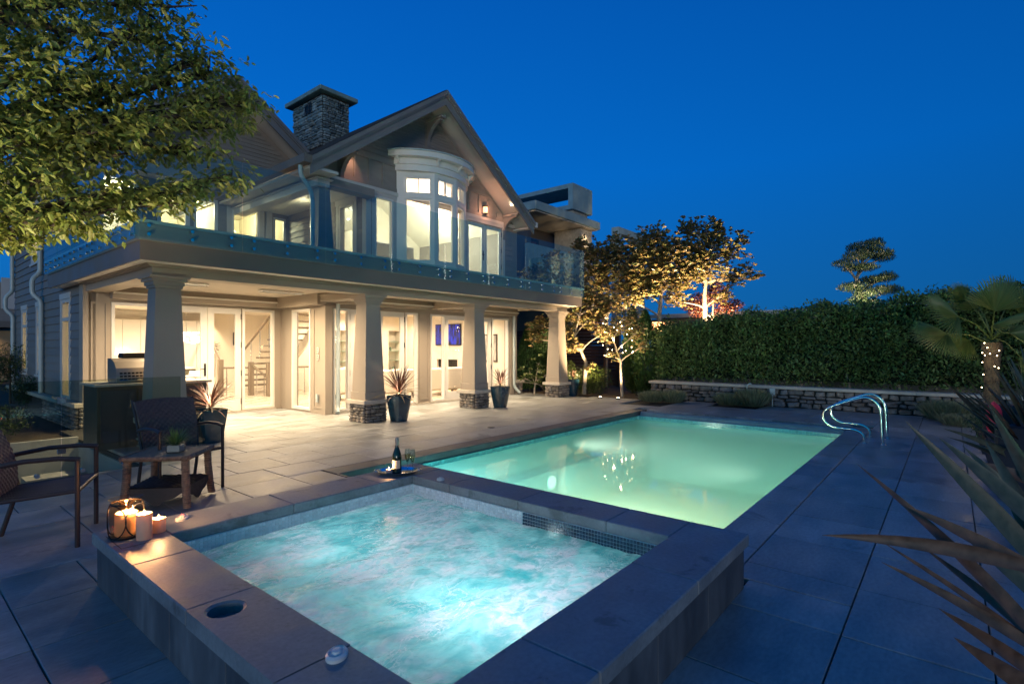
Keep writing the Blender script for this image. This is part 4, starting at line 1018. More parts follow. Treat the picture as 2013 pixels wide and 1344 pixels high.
# starburst wall ornament
m = MB(); r2 = random.Random(4)
for i in range(70):
    a = r2.uniform(0, 2*PI); l = r2.uniform(.15, .42); dy = r2.uniform(.02, .2)
    m.tube([(7.3, 19.38, 1.52), (7.3+l*math.cos(a), 19.38-dy, 1.52+l*.8*math.sin(a))], .006, 4)
m.build('wall_ornament', darkwood_m, house)
spot((7.3, 19.0, 2.55), (7.3, 19.35, 1.5), 26, WARM, 75, .6, .04)
bx('picture', 8.15, 8.45, 19.34, 19.38, 1.55, 2.0, darkwood_m, house)
# interior stair
for k in range(13):
    z = .25+k*.185; y = 18.05-k*.25
    if z < 2.6: bx('stair_tread', 7.75, 8.75, y-.28, y, z-.05, z, oak_m, house, .006)
m = MB(); m.prism([(18.1, .10), (18.1, -.0), (17.8, -.0), (15.0, 1.95), (15.0, 2.35)], 'x', 8.77, 8.83); m.build('stair_stringer', inner_m, house)
def newel(x, y, h=1.0, w_=.13, z=.013): bx('newel_post', x-w_/2, x+w_/2, y-w_/2, y+w_/2, z, z+h, oak_m, house, .006)
newel(7.47, 16.5, 1.02); newel(7.66, 15.75, 1.02); newel(6.75, 16.9, 1.1)
def rail(p, q, r=.03, n=3):
    m = MB(); m.tube([p, q], r, 8); m.build('handrail', oak_m, house)
    for k in range(n):
        t = (k+.5)/n; a = Vector(p).lerp(Vector(q), t); m = MB(); m.tube([(a.x, a.y, max(.013, a.z-.9)), (a.x, a.y, a.z-.02)], .014, 6); m.build('baluster', metal_m, house)
rail((7.50, 16.42, .92), (7.66, 15.82, .55), n=2); rail((6.80, 16.9, .86), (7.42, 16.55, .86), n=3); rail((7.72, 15.72, .88), (8.7, 15.2, .88), n=3)
rail((7.74, 18.0, 1.15), (7.74, 15.6, 2.55), .035, 4); rail((6.80, 17.0, 1.0), (7.0, 18.4, 1.9), .03, 3)
# chandeliers
def chandelier(x, y, z, R, parent=house):
    m = MB(); r3 = random.Random(3)
    for i in range(160):
        a = r3.uniform(0, 2*PI); r_ = R*math.sqrt(r3.uniform(.2, 1)); m.sphere((x+r_*math.cos(a), y+r_*math.sin(a), z+r3.uniform(-.15, .15)), .022, 6, 4)
    o = m.build('chandelier', emit_ch, parent); m = MB(); m.tube([(x, y, z+.15), (x, y, 2.61)], .008, 6); m.build('chandelier_rod', metal_m, o)
    point((x, y, z-.25), 9, WARM, .04, 'chandelier_lamp')
emit_ch = emit('crystal_glow', (1, .82, .66), 4)
chandelier(9.0, 14.9, 1.78, .40); chandelier(5.75, 16.7, 1.75, .33)
# tulip chairs at the dining table
def tulip(x, y, rz):
    t = thing('dining_x', None, None, (0, 0, 0)); t.name = 'dining_chair'
    m = MB(); P = []
    for i in range(9):
        u = i/8; 
        y_ = -.22+.44*min(1, u*1.8) if u < .55 else .22+.10*(u-.55)/.45; z_ = .44 if u < .5 else .44+.42*(u-.5)/.5
        for j in range(5):
            s2 = (j-2)/2; wd = .22*(1-.25*max(0, u-.7)/.3); P.append((s2*wd, y_-.04*s2*s2*(1 if u > .5 else 0), z_+.05*s2*s2*(1 if u < .55 else .2)))
    m.add(P, [(i*5+j, i*5+j+1, i*5+j+6, i*5+j+5) for i in range(8) for j in range(4)]); sh_ = m.build('shell', white_m, t, True)
    md = sh_.modifiers.new('solid', 'SOLIDIFY'); md.thickness = .012
    for a, b_ in ((-1, -1), (1, -1), (1, 1), (-1, 1)): m = MB(); m.tube([(a*.1, b_*.1, .42), (a*.2, b_*.2, 0)], .011, 6); m.build('leg', oak_m, t)
    t.location = (x, y, .013); t.rotation_euler = (0, 0, rz); return t
for i, (x, y, rz, lb) in enumerate([(4.62, 14.45, .3, 'white shell dining chair seen through the left glass door, nearer to the column'), (5.15, 14.75, -.9, 'white shell dining chair seen side on through the glass door, right of the table leg')]):
    c = tulip(x, y, rz); tag(c, lb, 'chair', 'white shell chairs inside the dining area')
tb = thing('dining_table', 'white table inside the left glass doors between the shell chairs', 'table', (4.85, 15.2, .013))
bx('tabletop', 4.2, 5.4, 14.85, 15.5, .72, .75, white_m, tb, .004); bx('leg', 4.8, 4.95, 15.1, 15.25, .013, .72, white_m, tb)
# living room: sofa, armchair, fireplace, television
def sofa(name, x0, x1, y0, y1, label, cat, m, h=.86):
    t = thing(name, label, cat, ((x0+x1)/2, (y0+y1)/2, .013))
    bx('seat', x0+.12, x1-.12, y0+.02, y1-.2, .18, .45, m, t, .04); bx('backrest', x0+.02, x1-.02, y1-.22, y1, .18, h, m, t, .05)
    bx('armrest', x0, x0+.14, y0, y1-.221, .18, .64, m, t, .04); bx('armrest', x1-.14, x1, y0, y1-.221, .18, .64, m, t, .04)
    for a in (x0+.06, x1-.06):
        for b_ in (y0+.06, y1-.06): bx('leg', a-.03, a+.03, b_-.03, b_+.03, .013, .178, darkwood_m, t)
    return t
def turned(t, rz, c):
    t.rotation_euler = (0, 0, rz); return t
turned(sofa('sofa', 10.6, 12.4, 11.9, 12.8, 'long cream sofa with its back to the right glass doors of the living room', 'sofa', sofa_m), PI, 0)
turned(sofa('sofa', 8.75, 10.2, 12.0, 12.9, 'cream sofa seen behind the middle column through the double doors', 'sofa', sofa_m), PI, 0)
turned(sofa('armchair', 8.0, 8.75, 12.9, 13.6, 'small cream armchair with dark wooden legs behind the narrow window right of the downspout', 'armchair', sofa_m, .92), PI+.4, 0)
fp = MB(); fp.box(12.72, 12.859, 12.3, 12.88, .013, 1.2); fp.box(12.72, 12.859, 13.90, 14.4, .013, 1.2); fp.box(12.72, 12.859, 12.3, 14.4, 1.201, 2.619); fp.box(12.72, 12.859, 12.88, 13.90, 1.06, 1.2); fp.build('fireplace', marble_m, house)
bx('firebox', 12.80, 12.857, 12.88, 13.90, .013, 1.06, black_m, house)
m = MB()
for i in range(7): y = 13.0+i*.1; h_ = .22+.12*((i*37) % 5)/5; m.lathe([(.03, 0), (.045, .06), (.02, h_*.7), (.002, h_)], (12.74, y, .10), 8)
m.build('fire_flames', emit('fire', (1, .5, .15), 18), house)
tv = thing('television', 'wall television with a blue night picture above the marble fireplace', 'television', (12.70, 13.3, 1.55))
tvs = bpy.data.materials.new('tv_picture'); tvs.use_nodes = True
nt = tvs.node_tree; pb = nt.nodes['Principled BSDF']; gg = nt.nodes.new('ShaderNodeNewGeometry'); nn = nt.nodes.new('ShaderNodeTexNoise'); nn.inputs['Scale'].default_value = 5; nn.inputs['Detail'].default_value = 4
mp = nt.nodes.new('ShaderNodeMapping'); mp.inputs['Scale'].default_value = (1, 2.4, .8); nt.links.new(gg.outputs['Position'], mp.inputs[0]); nt.links.new(mp.outputs[0], nn.inputs[0])
rr = nt.nodes.new('ShaderNodeValToRGB'); rr.color_ramp.elements[0].position = .40; rr.color_ramp.elements[0].color = (.001, .002, .02, 1); rr.color_ramp.elements[1].position = .68; rr.color_ramp.elements[1].color = (.01, .05, .9, 1)
nt.links.new(nn.outputs[0], rr.inputs[0]); nt.links.new(rr.outputs[0], pb.inputs['Emission Color']); pb.inputs['Emission Strength'].default_value = .9; pb.inputs['Base Color'].default_value = (0, 0, 0, 1)
bx('frame', 12.68, 12.719, 12.68, 13.94, 1.54, 2.27, black_m, tv, .004); bx('screen', 12.674, 12.6795, 12.71, 13.91, 1.57, 2.24, tvs, tv)
# downlights inside
for x, y, pw in [(3.6, 13.6, 45), (5.2, 13.6, 45), (4.3, 15.4, 45), (6.2, 15.3, 45), (3.6, 17.3, 45), (5.6, 17.6, 45), (7.4, 17.6, 50), (8.6, 17.0, 45), (7.5, 13.9, 50), (7.3, 11.7, 50), (8.8, 11.7, 50), (10.3, 11.7, 50), (11.9, 11.7, 50), (9.2, 13.5, 50), (10.8, 13.6, 50), (12.1, 15.0, 45), (10.3, 15.3, 45), (8.4, 15.2, 45)]:
    ceil_light(x, y, 2.62, house, pw*1.15, .05, 165, WIN)
# lamp on a console in living room
# upper rooms
URM = mat('upper_room_wall', (.80, .72, .55), .85)
bx('interior_floor', 7.67, 12.88, 10.77, 15.5, 3.10, 3.20, innerf_m, house)
bx('interior_wall', 7.67, 12.88, 15.0, 15.1, 3.2, 7.2, inner_m, house); 
m = MB(); m.prism([(7.67, 6.35), (9.36, 7.45), (12.88, 5.2), (12.88, 5.12), (9.36, 7.37), (7.67, 6.27)][0:6], 'y', 10.77, 15.0); m.build('interior_ceiling', innerc_m, house)
bx('interior_floor', 2.8, 7.49, 14.47, 17.5, 3.10, 3.20, innerf_m, house); bx('interior_wall', 2.8, 7.6, 17.4, 17.5, 3.2, 5.59, URM, house); bx('interior_ceiling', 2.8, 7.6, 14.47, 17.5, 5.50, 5.58, URM, house)
bx('interior_wall', 7.51, 7.66, 14.47, 17.5, 3.2, 5.59, URM, house); bx('interior_wall', 5.75, 5.85, 14.47, 17.4, 3.2, 5.5, URM, house)
for x, y, z, pw in [(9.6, 12.6, 5.6, 34), (11.6, 12.8, 4.9, 20), (8.6, 13.5, 4.9, 14)]: point((x, y, z), pw*2.1, (1, .83, .62), .06)
for x, y, z, pw in [(3.9, 15.9, 5.2, 13), (5.2, 15.8, 5.2, 13), (6.6, 15.8, 5.2, 15)]: point((x, y, z), pw*2.8, (1, .78, .48), .06)
# spots on the return balcony and under the left eave
point((6.9, 12.4, 4.9), 2.6, (1, .74, .45), .02)
# table lamp upstairs
lt = thing('table_lamp', 'white drum table lamp behind the upper right balcony doors', 'lamp', (11.35, 11.35, 3.2))
bx('side_table', 11.15, 11.55, 11.15, 11.55, 3.20, 3.62, darkwood_m, lt, .01)
MB().lathe([(.07, 0), (.05, .03), (.02, .06), (.02, .18)], (11.35, 11.35, 3.62), 14).build('stem', metal_m, lt, True)
MB().lathe([(.155, 0), (.14, .20)], (11.35, 11.35, 3.78), 20).build('lamp_shade', emit('lamp_shade_glow', (1, .72, .45), 1.6), lt, True)
dr = thing('window_drape', 'grey panel standing low inside the upper bow window', 'screen', (9.4, 11.9, 3.2)); bx('panel', 8.9, 10.6, 12.6, 12.66, 3.2, 4.5, mat('headboard_fabric', (.30, .29, .28), .9), dr, .02)
# side rooms behind the small windows get light from a blind lit inside
for y, z in [(14.1, 1.0), (14.1, 1.9), (16.7, 1.6), (18.6, 1.6), (17.2, 4.3)]: point((3.05, y, z), 5, (1, .85, .45), .05)

# ================================================================== STAIRWELL and its glass guard, left
sw = thing('stairwell', 'sunken stair shaft with pale walls behind the glass guard on the left', 'stairwell', (.5, 9.5, -2.6))
SXa, SXb, SYa, SYb = -1.2, 2.24, 7.86, 11.2
bx('shaft_wall', SXa-.1, SXa, SYa, SYb, -2.6, -.001, concrete_m, sw); bx('shaft_wall', SXb, SXb+.1, SYa, SYb, -2.6, -.11, concrete_m, sw)
bx('shaft_wall', SXa, SXb, SYb, SYb+.1, -2.6, -.001, concrete_m, sw); bx('shaft_wall', SXa, SXb, SYa-.1, SYa, -2.6, -.11, concrete_m, sw); bx('shaft_floor', SXa, SXb, SYa, SYb, -2.7, -2.601, concrete_m, sw)
for k in range(12): bx('step', SXa+.01, SXa+.9, 8.2+k*.24, 8.44+k*.24, -2.6, -2.4+k*.19, concrete_m, sw)
mint_m = emit('basement_wall_glow', (.72, .85, .70), .75)
m = MB(); m.box(1.35, 2.2, SYb-.012, SYb-.002, -1.5, -.75); m.build('glowing_wall_patch', mint_m, sw)  # added self-lit pane, its glow stands in for light on the shaft wall
bx('bench_wall', 1.5, 2.24, 10.6, 11.0, -2.6, -.5, concrete_m, sw)
gd = thing('glass_guard', 'waist high tinted glass guard round the sunken stairs on the left', 'guard rail', (1.0, 7.82, 0))
for a, b in ((-.55, .50), (.51, 1.405), (1.415, 2.625)): bx('glass_panel', a, b, 7.815, 7.829, .005, 1.11, guard_glass_m, gd, .002)
for a in (-.3, .2, .7, 1.2, 1.6, 2.0, 2.4):
    MB().tube([(a, 7.80, .06), (a, 7.845, .06)], .025, 12).build('clamp', metal_m, gd)
for z in (.28, .85): bx('hinge', 1.37, 1.45, 7.803, 7.842, z, z+.07, metal_m, gd, .004)
# outdoor kitchen counter and grill
bq = thing('outdoor_counter', 'dark outdoor kitchen counter with stone top behind the first column', 'counter', (2.95, 9.8, 0))
bx('cabinet', 2.10, 3.56, 9.46, 10.22, 0, .915, mat('charcoal_cabinet', (.10, .09, .07), .4), bq, .004); bx('worktop', 2.06, 3.62, 9.40, 10.26, .916, .955, cap_m, bq, .006)
for k in range(3): bx('cabinet_door', 2.14+k*.47, 2.58+k*.47, 9.445, 9.459, .10, .86, mat('charcoal_door', (.07, .07, .085), .35) if k == 0 else MATS['charcoal_door'], bq, .003)
gl = thing('gas_grill', 'stainless gas grill with a curved hood on the counter left of the first column', 'grill', (2.62, 9.85, .956))
m = MB(); m.prism([(9.48, .957), (9.48, 1.07), (9.52, 1.18), (9.62, 1.27), (9.78, 1.32), (9.95, 1.32), (9.95, .957)], 'x', 2.34, 2.86); m.build('hood', mat('grill_steel', (.42, .38, .33), .38, .8), gl)
bx('vent', 2.5, 2.86, 9.84, 10.06, 1.321, 1.40, black_m, gl, .01)
for r_ in range(3):
    for q in range(9): bx('slot', 2.38+q*.05, 2.415+q*.05, 9.462+.012*r_, 9.479+.012*r_, 1.0+r_*.045, 1.025+r_*.045, black_m, gl)
m = MB(); m.tube([(2.36, 9.44, 1.0), (2.84, 9.44, 1.0)], .012, 8); m.build('handle', chrome_m, gl)

# ================================================================== PLANTS IN POTS
def pot(x, y, h, R, label, rz=PI/4):
    t = thing('plant_pot', label, 'plant pot', (x, y, 0), 'tall glazed blue square pots by the columns')
    b = MB(); prof = [(.60, 0), (.66, .02), (.80, .35), (.95, .80), (1.0, .96), (1.0, 1.0), (.90, 1.0), (.88, .93)]
    vs = []; k = 24
    for r_, z in prof:
        for j in range(k):
            a = 2*PI*j/k+rz; c, s_ = math.cos(a), math.sin(a); q = (abs(c)**5+abs(s_)**5)**(-1/5)
            vs.append((x+R*r_*q*(c*math.cos(.1)-s_*math.sin(.1)), y+R*r_*q*(c*math.sin(.1)+s_*math.cos(.1)), z*h))
    b.add(vs, [(i*k+j, i*k+(j+1) % k, (i+1)*k+(j+1) % k, (i+1)*k+j) for i in range(len(prof)-1) for j in range(k)]+[tuple(range(k))[::-1]])
    b.build('body', pot_m, t, True)
    b2 = MB(); b2.lathe([(R*.86, h*.90), (R*.86, h*.93), (R*.3, h*.95)], (x, y, 0), 20); b2.build('soil', soil_m, t)
    return t
cord_m = leafmat('cordyline_leaf', (.17, .062, .045), (.24, .15, .09), .2, .25); cordg_m = leafmat('cordyline_young_leaf', (.32, .28, .14), (.26, .16, .09), .25, .2)
def blade(name, p, d, L, w, droop, m, parent, seg=7, fold=.3, twist=0., roll=0.):
    """a long sword leaf from p, heading d"""
    d = Vector(d).normalized(); P = []; c = Vector(p); v = d.copy()
    side = d.cross(Vector((0, 0, 1)))
    side = side.normalized() if side.length > 1e-3 else Vector((1, 0, 0))
    for i in range(seg+1):
        t = i/seg; ww = w*(.55+.45*math.sin(min(1, t*2.2)*PI/2))*(1-t**2.6)+.0006
        up = side.cross(v).normalized(); sd = (side*math.cos(roll+twist*t)+up*math.sin(roll+twist*t)); u2 = sd.cross(v).normalized()
        P += [c-sd*ww+u2*ww*fold, c.copy(), c+sd*ww+u2*ww*fold]
        c = c+v*(L/seg); v = (v+Vector((0, 0, -droop/seg))).normalized()
    b = MB(); b.add(P, [(i*3+j, i*3+j+1, i*3+j+4, i*3+j+3) for i in range(seg) for j in (0, 1)])
    return b.build(name, m, parent, True)
def cordyline(x, y, z, n, L, label, seed):
    r = random.Random(seed); t = thing('cordyline', label, 'plant', (x, y, z), 'red sword leaved plants in the blue pots')
    for i in range(n):
        a = r.uniform(0, 2*PI); e = r.uniform(.0, 1.0)**.7*1.35-.15
        d = (math.cos(a)*math.cos(e), math.sin(a)*math.cos(e), math.sin(e)+.15)
        blade('leaf', (x+.02*math.cos(a), y+.02*math.sin(a), z+.04+.10*e), d, L*r.uniform(.75, 1.1), .014, .35+.5*(1-e), cordg_m if (e < .35 and r.random() < .6) else cord_m, t, 6)
    MB().tube([(x, y, z-.02), (x, y, z+.12)], .025, 8).build('stem', barkd_m, t)
POTS = [(3.42, 8.95, .52, .21, 'partly hidden blue pot behind the far wicker chair', .42, 'reddish sword leaved plant spotlit behind the wicker chair'),
        (6.80, 8.55, .52, .20, 'blue glazed pot at the foot of the second column', .50, 'large spiky red plant in the pot by the second column'),
        (9.93, 8.56, .52, .20, 'blue glazed pot at the foot of the third column', .34, 'smaller spiky red plant in the pot by the third column'),
        (13.62, 8.85, .50, .18, 'darker blue pot at the foot of the far right column', .22, 'thin small plant in the pot by the far right column')]
for i, (x, y, h, R, lb, L, lb2) in enumerate(POTS):
    pot(x, y, h, R, lb); cordyline(x, y, h*.93, (64, 84, 56, 14)[i], L*(1.12 if i < 3 else 1), lb2, 50+i)
    if i < 3: spot((x-.10, y-.10, h+.01), (x+.02, y+.02, h+.5), (5, 2.2, 1.6)[i], (1, .80, .55), 110, 1, .015, 'pot_lamp')

# ================================================================== FURNITURE, left terrace
def woven(b, p00, p10, p11, p01, nu, nv, amp):
    """curved woven panel: quilted grid between four corners"""
    A, B_, C_, D_ = map(Vector, (p00, p10, p11, p01)); n = (B_-A).cross(D_-A).normalized(); vs = []
    for j in range(nv+1):
        for i in range(nu+1):
            u, v = i/nu, j/nv; p = A*(1-u)*(1-v)+B_*u*(1-v)+C_*u*v+D_*(1-u)*v
            vs.append(p+n*amp*(1 if (i//2+j//2) % 2 else -1)*.5)
    b.add(vs, [(j*(nu+1)+i, j*(nu+1)+i+1, (j+1)*(nu+1)+i+1, (j+1)*(nu+1)+i) for j in range(nv) for i in range(nu)])
def wicker_chair(label, loc, rz):
    t = thing('patio_chair', label, 'chair', (0, 0, 0), 'dark woven armchairs on the left terrace')
    # faces -y
    s = MB(); woven(s, (-.27, -.27, .43), (.27, -.27, .43), (.26, .24, .39), (-.26, .24, .39), 44, 44, .006); o = s.build('seat', resin_m, t); md = o.modifiers.new('solid', 'SOLIDIFY'); md.thickness = .02
    s = MB(); vs = []; nu, nv = 40, 44
    for j in range(nv+1):
        for i in range(nu+1):
            u, v = i/nu*2-1, j/nv; y = .24+.20*v**1.5-.05*u*u*v+.025*math.sin(v*PI)*-1; z = .38+.54*v+.02*(1-u*u)*v; w_ = .255+.035*v
            vs.append((u*w_, y+(.003 if (i//2+j//2) % 2 else -.003), z))
    s.add(vs, [(j*(nu+1)+i, j*(nu+1)+i+1, (j+1)*(nu+1)+i+1, (j+1)*(nu+1)+i) for j in range(nv) for i in range(nu)]); o = s.build('backrest', resin_m, t); md = o.modifiers.new('solid', 'SOLIDIFY'); md.thickness = .022
    for sg in (-1, 1):
        x = sg*.30
        m = MB(); m.tube([(x, -.26, 0), (x, -.26, .655)], .017, 8); m.build('leg', chairfr_m, t, True)
        m = MB(); m.tube([(x*.92, .34, 0), (x*.92, .27, .25), (x*.9, .25, .42)], .017, 8); m.build('leg', chairfr_m, t, True)
        m = MB(); m.tube([(x, -.275, .655), (x, -.15, .672), (x, .05, .668), (x*.97, .22, .64), (x*.93, .32, .62)], .018, 8); m.build('armrest', chairfr_m, t, True)
        m = MB(); m.tube([(x, -.26, .42), (x*.93, .26, .38)], .014, 8); m.build('side_rail', chairfr_m, t, True)
        m = MB(); m.tube([(x*.9, .235, .40), (x*.95, .285, .6), (x*.98, .43, .93)], .013, 8); m.build('back_post', chairfr_m, t, True)
    m = MB(); m.tube([(-.29, -.265, .42), (.29, -.265, .42)], .014, 8); m.build('front_rail', chairfr_m, t, True)
    t.location = loc; t.rotation_euler = (0, 0, rz); return t
wicker_chair('dark woven armchair cut off by the left picture edge', (.88, 5.42, 0), math.radians(67))
wicker_chair('dark woven armchair behind the wicker side table, facing the spa', (2.10, 6.24, 0), math.radians(4))
# wicker side table with scalloped shelf
def wicker_table(cx_, cy_, rz):
    t = thing('side_table', 'square brown wicker side table between the two armchairs', 'side table', (0, 0, 0))
    hs = .28
    s = MB(); woven(s, (-hs, -hs, .49), (hs, -hs, .49), (hs, hs, .49), (-hs, hs, .49), 48, 48, .005); s.box(-hs, hs, -hs, hs, .455, .484, .01); s.build('tabletop', wicker_m, t)
    for k in range(4):
        a = k*PI/2; X = Matrix.Rotation(a, 4, 'Z'); m = MB(); m.xf = X
        for q in range(28):   # braided rim
            u0 = -hs+q*2*hs/28; m.tube([(u0, -hs-.004, .462), (u0+.012, -hs-.016, .478), (u0+.024, -hs-.004, .497)], .009, 5)
        m.build('rim', wicker_m, t, stuff=True)
        m = MB(); m.xf = X
        for q in range(24):   # woven wraps round the leg
            z = .02+q*.0185; off = .03*(1-z/.46)**2; m.lathe([(.030, 0), (.036, .006), (.036, .012), (.030, .0182)], (-hs+.035-off, -hs+.035-off, z), 10)
        m.build('leg', wicker_m if True else wickerd_m, t, True)
        m = MB(); m.xf = X
        n = 20; top = .205; pts = [(-hs+.05+(2*hs-.1)*i/n, .10+.045*math.cos(i/n*2*PI*1.0)+.012*math.cos(i/n*6*PI)) for i in range(n+1)]
        m.prism([(hs-.05, top), (-hs+.05, top)]+pts, 'y', -hs+.02, -hs+.038); m.build('scalloped_apron', wickerd_m, t)
    s = MB(); woven(s, (-.25, -.25, .215), (.25, -.25, .215), (.25, .25, .215), (-.25, .25, .215), 30, 30, .005); s.box(-.25, .25, -.25, .25, .19, .208, .005); s.build('shelf', wickerd_m, t)
    t.location = (cx_, cy_, 0); t.rotation_euler = (0, 0, rz); return t
wicker_table(1.85, 5.79, math.radians(48))
# grass in a glass cube on the table
vx, vy, vz = 1.88, 5.72, .494
t = thing('glass_vase', 'clear square glass vase with white sand on the wicker table', 'vase', (vx, vy, vz))
b = MB()
for k in range(4):
    X = Matrix.Translation((vx, vy, 0)) @ Matrix.Rotation(math.radians(48)+k*PI/2, 4, 'Z'); b.xf = X; b.box(-.0605, .0605, -.062, -.058, vz+.005, vz+.10)
b.build('glass_wall', clear_m, t); b = MB(); b.xf = Matrix.Translation((vx, vy, 0)) @ Matrix.Rotation(math.radians(48), 4, 'Z'); b.box(-.062, .062, -.062, .062, vz, vz+.0045); b.build('base', clear_m, t)
b = MB(); b.xf = Matrix.Translation((vx, vy, 0)) @ Matrix.Rotation(math.radians(48), 4, 'Z'); b.box(-.055, .055, -.055, .055, vz+.006, vz+.066, .004); b.build('sand', white_m, t)
gm = leafmat('table_grass_leaf', (.10, .20, .05), (.16, .24, .08), .3, .3)
t = thing('potted_grass', 'short green grass plant growing from the glass vase on the wicker table', 'plant', (vx, vy, vz+.06)); r = random.Random(9)
for i in range(110):
    a = r.uniform(0, 2*PI); e = r.uniform(.45, 1.5); d = (math.cos(a)*math.cos(e), math.sin(a)*math.cos(e), math.sin(e)); q = r.uniform(0, .04)
    blade('leaf', (vx+q*math.cos(a), vy+q*math.sin(a), vz+.062), d, r.uniform(.11, .20), .0042, .5, gm, t, 4)

# candles and lantern on the spa corner
def candle(x, y, z, r_, h, label, on=True, pw=1.2):
    t = thing('candle', label, 'candle', (x, y, z), 'lit pillar candles on the spa corner')
    wl_ = min(.045, h*.45); MB().lathe([(r_*.97, 0), (r_, .004), (r_, h-.003), (r_*.96, h), (r_*.90, h-.004), (r_*.84, h-wl_), (.004, h-wl_-.002)], (x, y, z), 28).build('wax', wax_m, t, True)
    MB().tube([(x, y, z+h-wl_-.002), (x+.001, y, z+h-.012)], .0014, 5).build('wick', black_m, t)
    MB().lathe([(.0008, 0), (.005, .006), (.006, .012), (.0035, .024), (.0006, .036)], (x, y, z+h-.016), 10).build('flame', flame_m, t, True)
    point((x, y, z+h-.020), pw*.5, (1, .50, .20), .006, 'candle_lamp'); point((x, y, z+h+.026), pw*1.1, (1, .50, .20), .008, 'candle_lamp')
    return t
Zc = CT+.001
candle(1.075, 3.79, Zc, .042, .155, 'tall cream pillar candle in front of the lantern', pw=1.1)
candle(1.175, 3.865, Zc, .038, .085, 'short cream pillar candle to the right of the tall one', pw=.8)
candle(1.02, 3.93, Zc+.012, .060, .135, 'thick candle burning inside the glass lantern', pw=2.6)
ln = thing('lantern', 'round glass hurricane lantern in a looped dark iron holder', 'lantern', (1.02, 3.93, Zc))
MB().lathe([(.082, 0), (.086, .004), (.086, .012), (.07, .012)], (1.02, 3.93, Zc), 30).build('base', black_m, ln, True)
LP = [(.072, .013), (.082, .05), (.088, .11), (.084, .17), (.074, .205), (.078, .222), (.090, .235)]
b = MB(); k = 32; vs = [(1.02+r_*math.cos(2*PI*j/k), 3.93+r_*math.sin(2*PI*j/k), Zc+z) for r_, z in LP for j in range(k)]
b.add(vs, [(i*k+j, i*k+(j+1) % k, (i+1)*k+(j+1) % k, (i+1)*k+j) for i in range(len(LP)-1) for j in range(k)]); b.build('glass', amber_m, ln, True)
for z, r_ in ((.008, .088), (.208, .079)):
    MB().tube([(1.02+r_*math.cos(a), 3.93+r_*math.sin(a), Zc+z) for a in np.linspace(0, 2*PI, 33)], .0045, 6, False).build('iron_ring', black_m, ln, True)
for k in range(4):
    a0 = k*PI/2+.5; pts = []
    for i in range(33):
        u = i/32*2*PI; a = a0+.80*math.sin(u); z = .108-.10*math.cos(u); r_ = .088+.006*math.sin(z/.21*PI); pts.append((1.02+r_*math.cos(a), 3.93+r_*math.sin(a), Zc+z))
    MB().tube(pts, .004, 6, False).build('iron_loop', black_m, ln, True)

# tray with bottle, two glasses and a tea light
tx, ty = 3.12, 3.94
tr = thing('serving_tray', 'oval silver tray with handles on the spa edge', 'tray', (tx, ty, CT)); 
pt = [(.0, .004), (.10, .004), (.125, .010), (.148, .026), (.155, .028), (.150, .022), (.128, .004), (.10, 0)]
b = MB(); k = 40; ca, sa = math.cos(-.78), math.sin(-.78); vs = []
for r_, z in pt:
    for j in range(k):
        a = 2*PI*j/k; x_, y_ = 1.25*max(r_, 1e-4)*math.cos(a), .92*max(r_, 1e-4)*math.sin(a); vs.append((tx+x_*ca-y_*sa, ty+x_*sa+y_*ca, CT+.002+z))
b.add(vs, [(i*k+j, i*k+(j+1) % k, ((i+1) % len(pt))*k+(j+1) % k, ((i+1) % len(pt))*k+j) for i in range(len(pt)-1) for j in range(k)]); b.build('dish', chrome_m, tr, True)
for sg in (-1, 1):
    P = [(sg*(.18+.03*math.sin(q)), .05*math.cos(q)) for q in np.linspace(0, PI, 9)]; MB().tube([(tx+x_*ca-y_*sa, ty+x_*sa+y_*ca, CT+.032) for x_, y_ in P], .005, 6).build('handle', chrome_m, tr, True)
def on_tray(u, v): return tx+u*ca-v*sa, ty+u*sa+v*ca
bxx, byy = on_tray(-.01, .02); TZ = CT+.0075
bt = thing('champagne_bottle', 'dark green sparkling wine bottle with a cream label on the tray', 'bottle', (bxx, byy, TZ))
MB().lathe([(.040, 0), (.044, .004), (.044, .13), (.040, .165), (.026, .205), (.0165, .235), (.0155, .29)], (bxx, byy, TZ), 28).build('body', bottle_m, bt, True)
MB().lathe([(.0162, .225), (.0165, .285), (.0185, .290), (.0185, .302), (.016, .306), (.016, .322), (.005, .324)], (bxx, byy, TZ), 20).build('foil', foil_m, bt, True)
b = MB(); A = [math.radians(a) for a in range(170, 271, 10)]; b.add([(bxx+.0447*math.cos(a), byy+.0447*math.sin(a), TZ+z) for z in (.040, .115) for a in A], [(i, i+1, 11+i+1, 11+i) for i in range(10)]); b.build('label', label_m, bt)
for i, (u, v, lb) in enumerate([(.085, .025, 'champagne flute next to the bottle on the tray'), (.135, .0, 'champagne flute nearest the right end of the tray')]):
    gx, gy = on_tray(u, v); t = thing('champagne_flute', lb, 'glass', (gx, gy, TZ), 'half full champagne flutes')
    MB().lathe([(.028, 0), (.026, .003), (.004, .008), (.004, .075), (.012, .09), (.0235, .125), (.0255, .16), (.022, .212), (.021, .212), (.0245, .16), (.0225, .126), (.010, .093), (.001, .091)], (gx, gy, TZ), 20).build('glass', clear_m, t, True)
    MB().lathe([(.009, .094), (.0215, .126), (.0235, .155), (.0232, .160), (.001, .160)], (gx, gy, TZ), 16).build('wine', glass('pale_wine%s' % ('' if i == 0 else '_copy'), (.80, .72, .42), 1.33), t, True)
cx2, cy2 = on_tray(-.075, -.03)
t = thing('tea_light', 'small tea light in a frosted glass cup on the tray', 'candle', (cx2, cy2, TZ))
MB().lathe([(.026, 0), (.030, .012), (.029, .040), (.026, .040), (.026, .012)], (cx2, cy2, TZ), 20).build('cup', mat('frosted_cup', (.45, .36, .36), .3), t, True)
